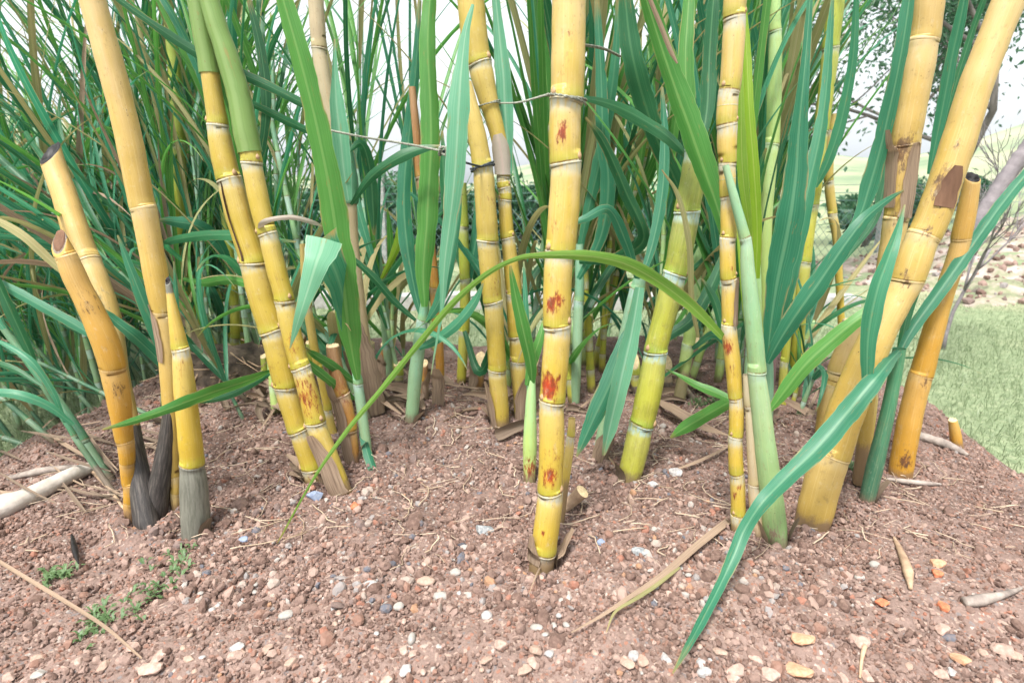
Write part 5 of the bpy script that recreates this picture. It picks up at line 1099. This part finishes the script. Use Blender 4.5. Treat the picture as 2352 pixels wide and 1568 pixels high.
def branchy(base, height, n, r0, seed, lean=(0, 0), up=.75, depth=3):
    """a branching skeleton; returns tubes and branch ends"""
    rr = np.random.default_rng(seed); Vs, Fs, ends, off = [], [], [], 0
    def grow(p, d, L, r, lev):
        nonlocal off
        pts = [p]; dd = d
        for i in range(5): dd = nrm(dd + rr.normal(0, .12, 3) + [0, 0, .03]); pts.append(pts[-1] + dd * L / 5)
        V, Fc = tube(np.array(pts), np.linspace(r, r * .6, 6), 6); Vs.append(V); Fs.extend([tuple(j + off for j in f) for f in Fc]); off += len(V)
        if lev == 0: ends.extend(pts[2:]); return
        for i in range(n):
            nd = nrm(dd * up + rr.normal(0, .5, 3)); grow(pts[rr.integers(3, 6)], nd, L * rr.uniform(.5, .8), r * .5, lev - 1)
    grow(np.array(base, float), nrm(np.array([lean[0], lean[1], 1.0])), height, r0, depth)
    return np.vstack(Vs), Fs, ends
def tree(name, label, cat, base, height, n, r0, seed, nleaf, size, spread, mat=None, group=None, depth=3, lean=(0, 0), tm=None, up=.75):
    t = thing(name, label, cat, tuple(base), group); V, Fc, ends = branchy(base, height, n, r0, seed, lean, up=up, depth=depth)
    mk("trunk", V, Fc, tm or barkm, t)
    if nleaf:
        V, Fc, lv = leaves(ends, nleaf, size, seed + 1, spread); mk("crown", V, Fc, mat or fol, t, {'lv': lv}, smooth=False)
    return t
def gt(x, y): return float(terr(x, y)) - .03
for i, (x, y, h) in enumerate([(-3.4,7.3,.36),(-2.3,7.0,.42),(-1.3,7.4,.34),(-.5,7.1,.38),(.5,7.4,.40),(1.3,7.0,.34),(2.2,7.4,.34),(3.3,7.6,.3),(-4.6,7.4,.4),(-.9,6.8,.46),(.1,6.9,.44),(-1.8,6.9,.44),(.9,7.0,.42),(-2.8,6.9,.40)]):
    tree("shrub", "dark green shrub growing behind the chain link fence", "shrub", (x, y, gt(x, y)), h, 4, .03, 200 + i, 5200, .085, (.15, .13, .11), group="shrubs behind the fence", depth=2)
tree("garden_tree", "dark leafed tree whose hanging foliage shows at the upper right", "tree", (3.3, 4.8, gt(3.3, 4.8)), 1.68, 4, .035, 301, 13000, .062, (.20, .20, .18), depth=3, lean=(.12, 0))
tree("garden_tree", "smaller leafy tree behind the upper right canes", "tree", (4.4, 7.2, gt(4.4, 7.2)), 1.85, 4, .04, 305, 10000, .07, (.22, .22, .2), depth=3, lean=(.1, 0))
tw = noise_mat('twig_grey', [(.3, (0.14, 0.12, 0.13)), (.7, (0.30, 0.27, 0.28))], 30)
tree("bare_shrub", "leafless grey shrub with upright twigs at the right edge", "shrub", (2.16, 2.75, gt(2.16, 2.75)), .55, 6, .010, 311, 0, 0, 0, depth=3, tm=tw, up=1.5)
lil = noise_mat('wood_lilac', [(.3, (0.13, 0.115, 0.125)), (.7, (0.27, 0.24, 0.25))], 18, .9, (1, 1, 1), .4, .004)
P, hw, D = px_path([(2170,660,24),(2220,560,30),(2290,440,34),(2352,350,34),(2440,230,30)], 2.2, 14); rrr = np.random.default_rng(5); V, Fc = tube(P, hw * (1 + .06 * rrr.normal(size=len(hw))), 12)
P0 = P[0]; o = mk("leaning_trunk", V, Fc, lil, loc=P0); tag(o, "greyish lilac dead trunk leaning out at the right edge", "dead trunk")
for i, (x, y, h) in enumerate([(5.2,8.5,.2),(6.6,9.2,.25),(8.6,11,.3),(11,14,.4),(7.5,13,.35),(13,19,.6),(-6,9,.4),(-9,13,.6),(-5,11,.5),(-12,17,.8),(-3,16,.8),(2,18,.8),(0,15,.6),(6,20,.7)]):
    tree("field_bush", "small round bush dotted over the pale field far behind", "bush", (x, y, gt(x, y)), h, 4, .03, 400 + i, 900, .16, (.16, .16, .12), group="bushes in the field", depth=1)
# stony bank at the right
X, Yb = np.meshgrid(np.linspace(2.6, 7.0, 150), np.linspace(3.2, 6.6, 120)); e = sstep(0, .5, np.minimum(np.minimum(X - 2.6, 7.0 - X), np.minimum(Yb - 3.2, 6.6 - Yb)) + .35 * vnoise(X, Yb, 1.7, 30))
Zb = terr(X, Yb) - .06 + e * (.08 + .07 * vnoise(X, Yb, 3, 31) + .07 * vnoise(X, Yb, 9, 32) + .04 * vnoise(X, Yb, 21, 33))
bm_ = noise_mat('bank_soil', [(.3, (0.13, 0.11, 0.09)), (.42, (0.20, 0.22, 0.13)), (.55, (0.34, 0.28, 0.24)), (.7, (0.46, 0.40, 0.35))], 5, .95, bump=.8, dist=.04)
o = mk("stony_bank", np.stack([X, Yb, Zb], -1).reshape(-1, 3), grid_faces(120, 150, False), bm_); tag(o, kind="structure")
rr = np.random.default_rng(55); Vb, Fb = ICO1; n = 1500; x = rr.uniform(2.8, 6.8, n); y = rr.uniform(3.4, 6.4, n)
ix = np.clip(((x - 2.6) / 4.4 * 149).round().astype(int), 0, 149); iy = np.clip(((y - 3.2) / 3.4 * 119).round().astype(int), 0, 119); zz = Zb[iy, ix]
sz = .010 + .028 * rr.random(n) ** 2.5; V = Vb[None] * (1 + rr.normal(0, .17, (n, 12, 1))) * sz[:, None, None] * rr.uniform(.6, 1.2, (n, 1, 3)) + np.stack([x, y, zz + sz * .2], 1)[:, None]
o = mk("bank_stones", V.reshape(-1, 3), (Fb[None] + (np.arange(n) * 12)[:, None, None]).reshape(-1, 3), M['gravel'], attrs={'rnd': np.repeat(np.where(rr.random(n) < .6, rr.random(n) * .5, .74 + .2 * rr.random(n)), 12)}, smooth=False); tag(o, "rough loose stones on the bare bank beyond the lawn at right", "stones", kind="stuff")

# ------------------------------------------------------------------ air
hz = NT('haze'); hz.t.nodes.remove(hz.bsdf); pv = hz.t.nodes.new("ShaderNodeVolumePrincipled"); pv.inputs["Color"].default_value = (.84, .92, 1.0, 1); pv.inputs["Density"].default_value = HAZE; pv.inputs["Anisotropy"].default_value = .2
hz.t.links.new(pv.outputs[0], hz.out.inputs["Volume"])
q = 720.0; zt_, zb_ = 60.0, -4.0
V = np.array([[x, y, z] for z in (zb_, zt_) for y in (-q, q) for x in (-q, q)], float)
o = mk("haze", V, [(0, 2, 3, 1), (4, 5, 7, 6), (0, 1, 5, 4), (2, 6, 7, 3), (0, 4, 6, 2), (1, 3, 7, 5)], hz.m, smooth=False); tag(o, kind="stuff")

# ------------------------------------------------------------------ light
w = bpy.data.worlds.new("World"); SC.world = w; w.use_nodes = True; nt = w.node_tree; bg = nt.nodes["Background"]
sky = nt.nodes.new("ShaderNodeTexSky"); sky.sky_type = 'NISHITA'; sky.sun_disc = False
SUN_EL, SUN_AZ = R(62), R(205)           # behind the camera, to the left; azimuth clockwise from +Y
sky.sun_elevation = SUN_EL; sky.sun_rotation = SUN_AZ; sky.air_density = 1.2; sky.dust_density = 4.0; sky.ozone_density = 1.0
hs = nt.nodes.new("ShaderNodeHueSaturation"); hs.inputs["Saturation"].default_value = .15; nt.links.new(sky.outputs[0], hs.inputs["Color"]); nt.links.new(hs.outputs[0], bg.inputs[0])
bg.inputs[1].default_value = 0.135
sl = bpy.data.lights.new("sun", 'SUN'); sl.energy = 2.4; sl.angle = R(10); sl.color = (1.0, .96, .90)
so = bpy.data.objects.new("sun", sl); COL.objects.link(so)
dirv = Vector((math.sin(SUN_AZ) * math.cos(SUN_EL), math.cos(SUN_AZ) * math.cos(SUN_EL), math.sin(SUN_EL)))
so.rotation_euler = dirv.to_track_quat('Z', 'Y').to_euler(); so.location = dirv * 5
SC.view_settings.view_transform = 'Standard'; SC.view_settings.look = 'None'; SC.view_settings.gamma = 1.0
SC.view_settings.exposure = 1.38
SC.render.engine = 'CYCLES'
cy = SC.cycles; cy.use_denoising = True; cy.max_bounces = 7; cy.diffuse_bounces = 4; cy.glossy_bounces = 2; cy.transmission_bounces = 4; cy.transparent_max_bounces = 4
cy.use_adaptive_sampling = True; cy.adaptive_threshold = .015
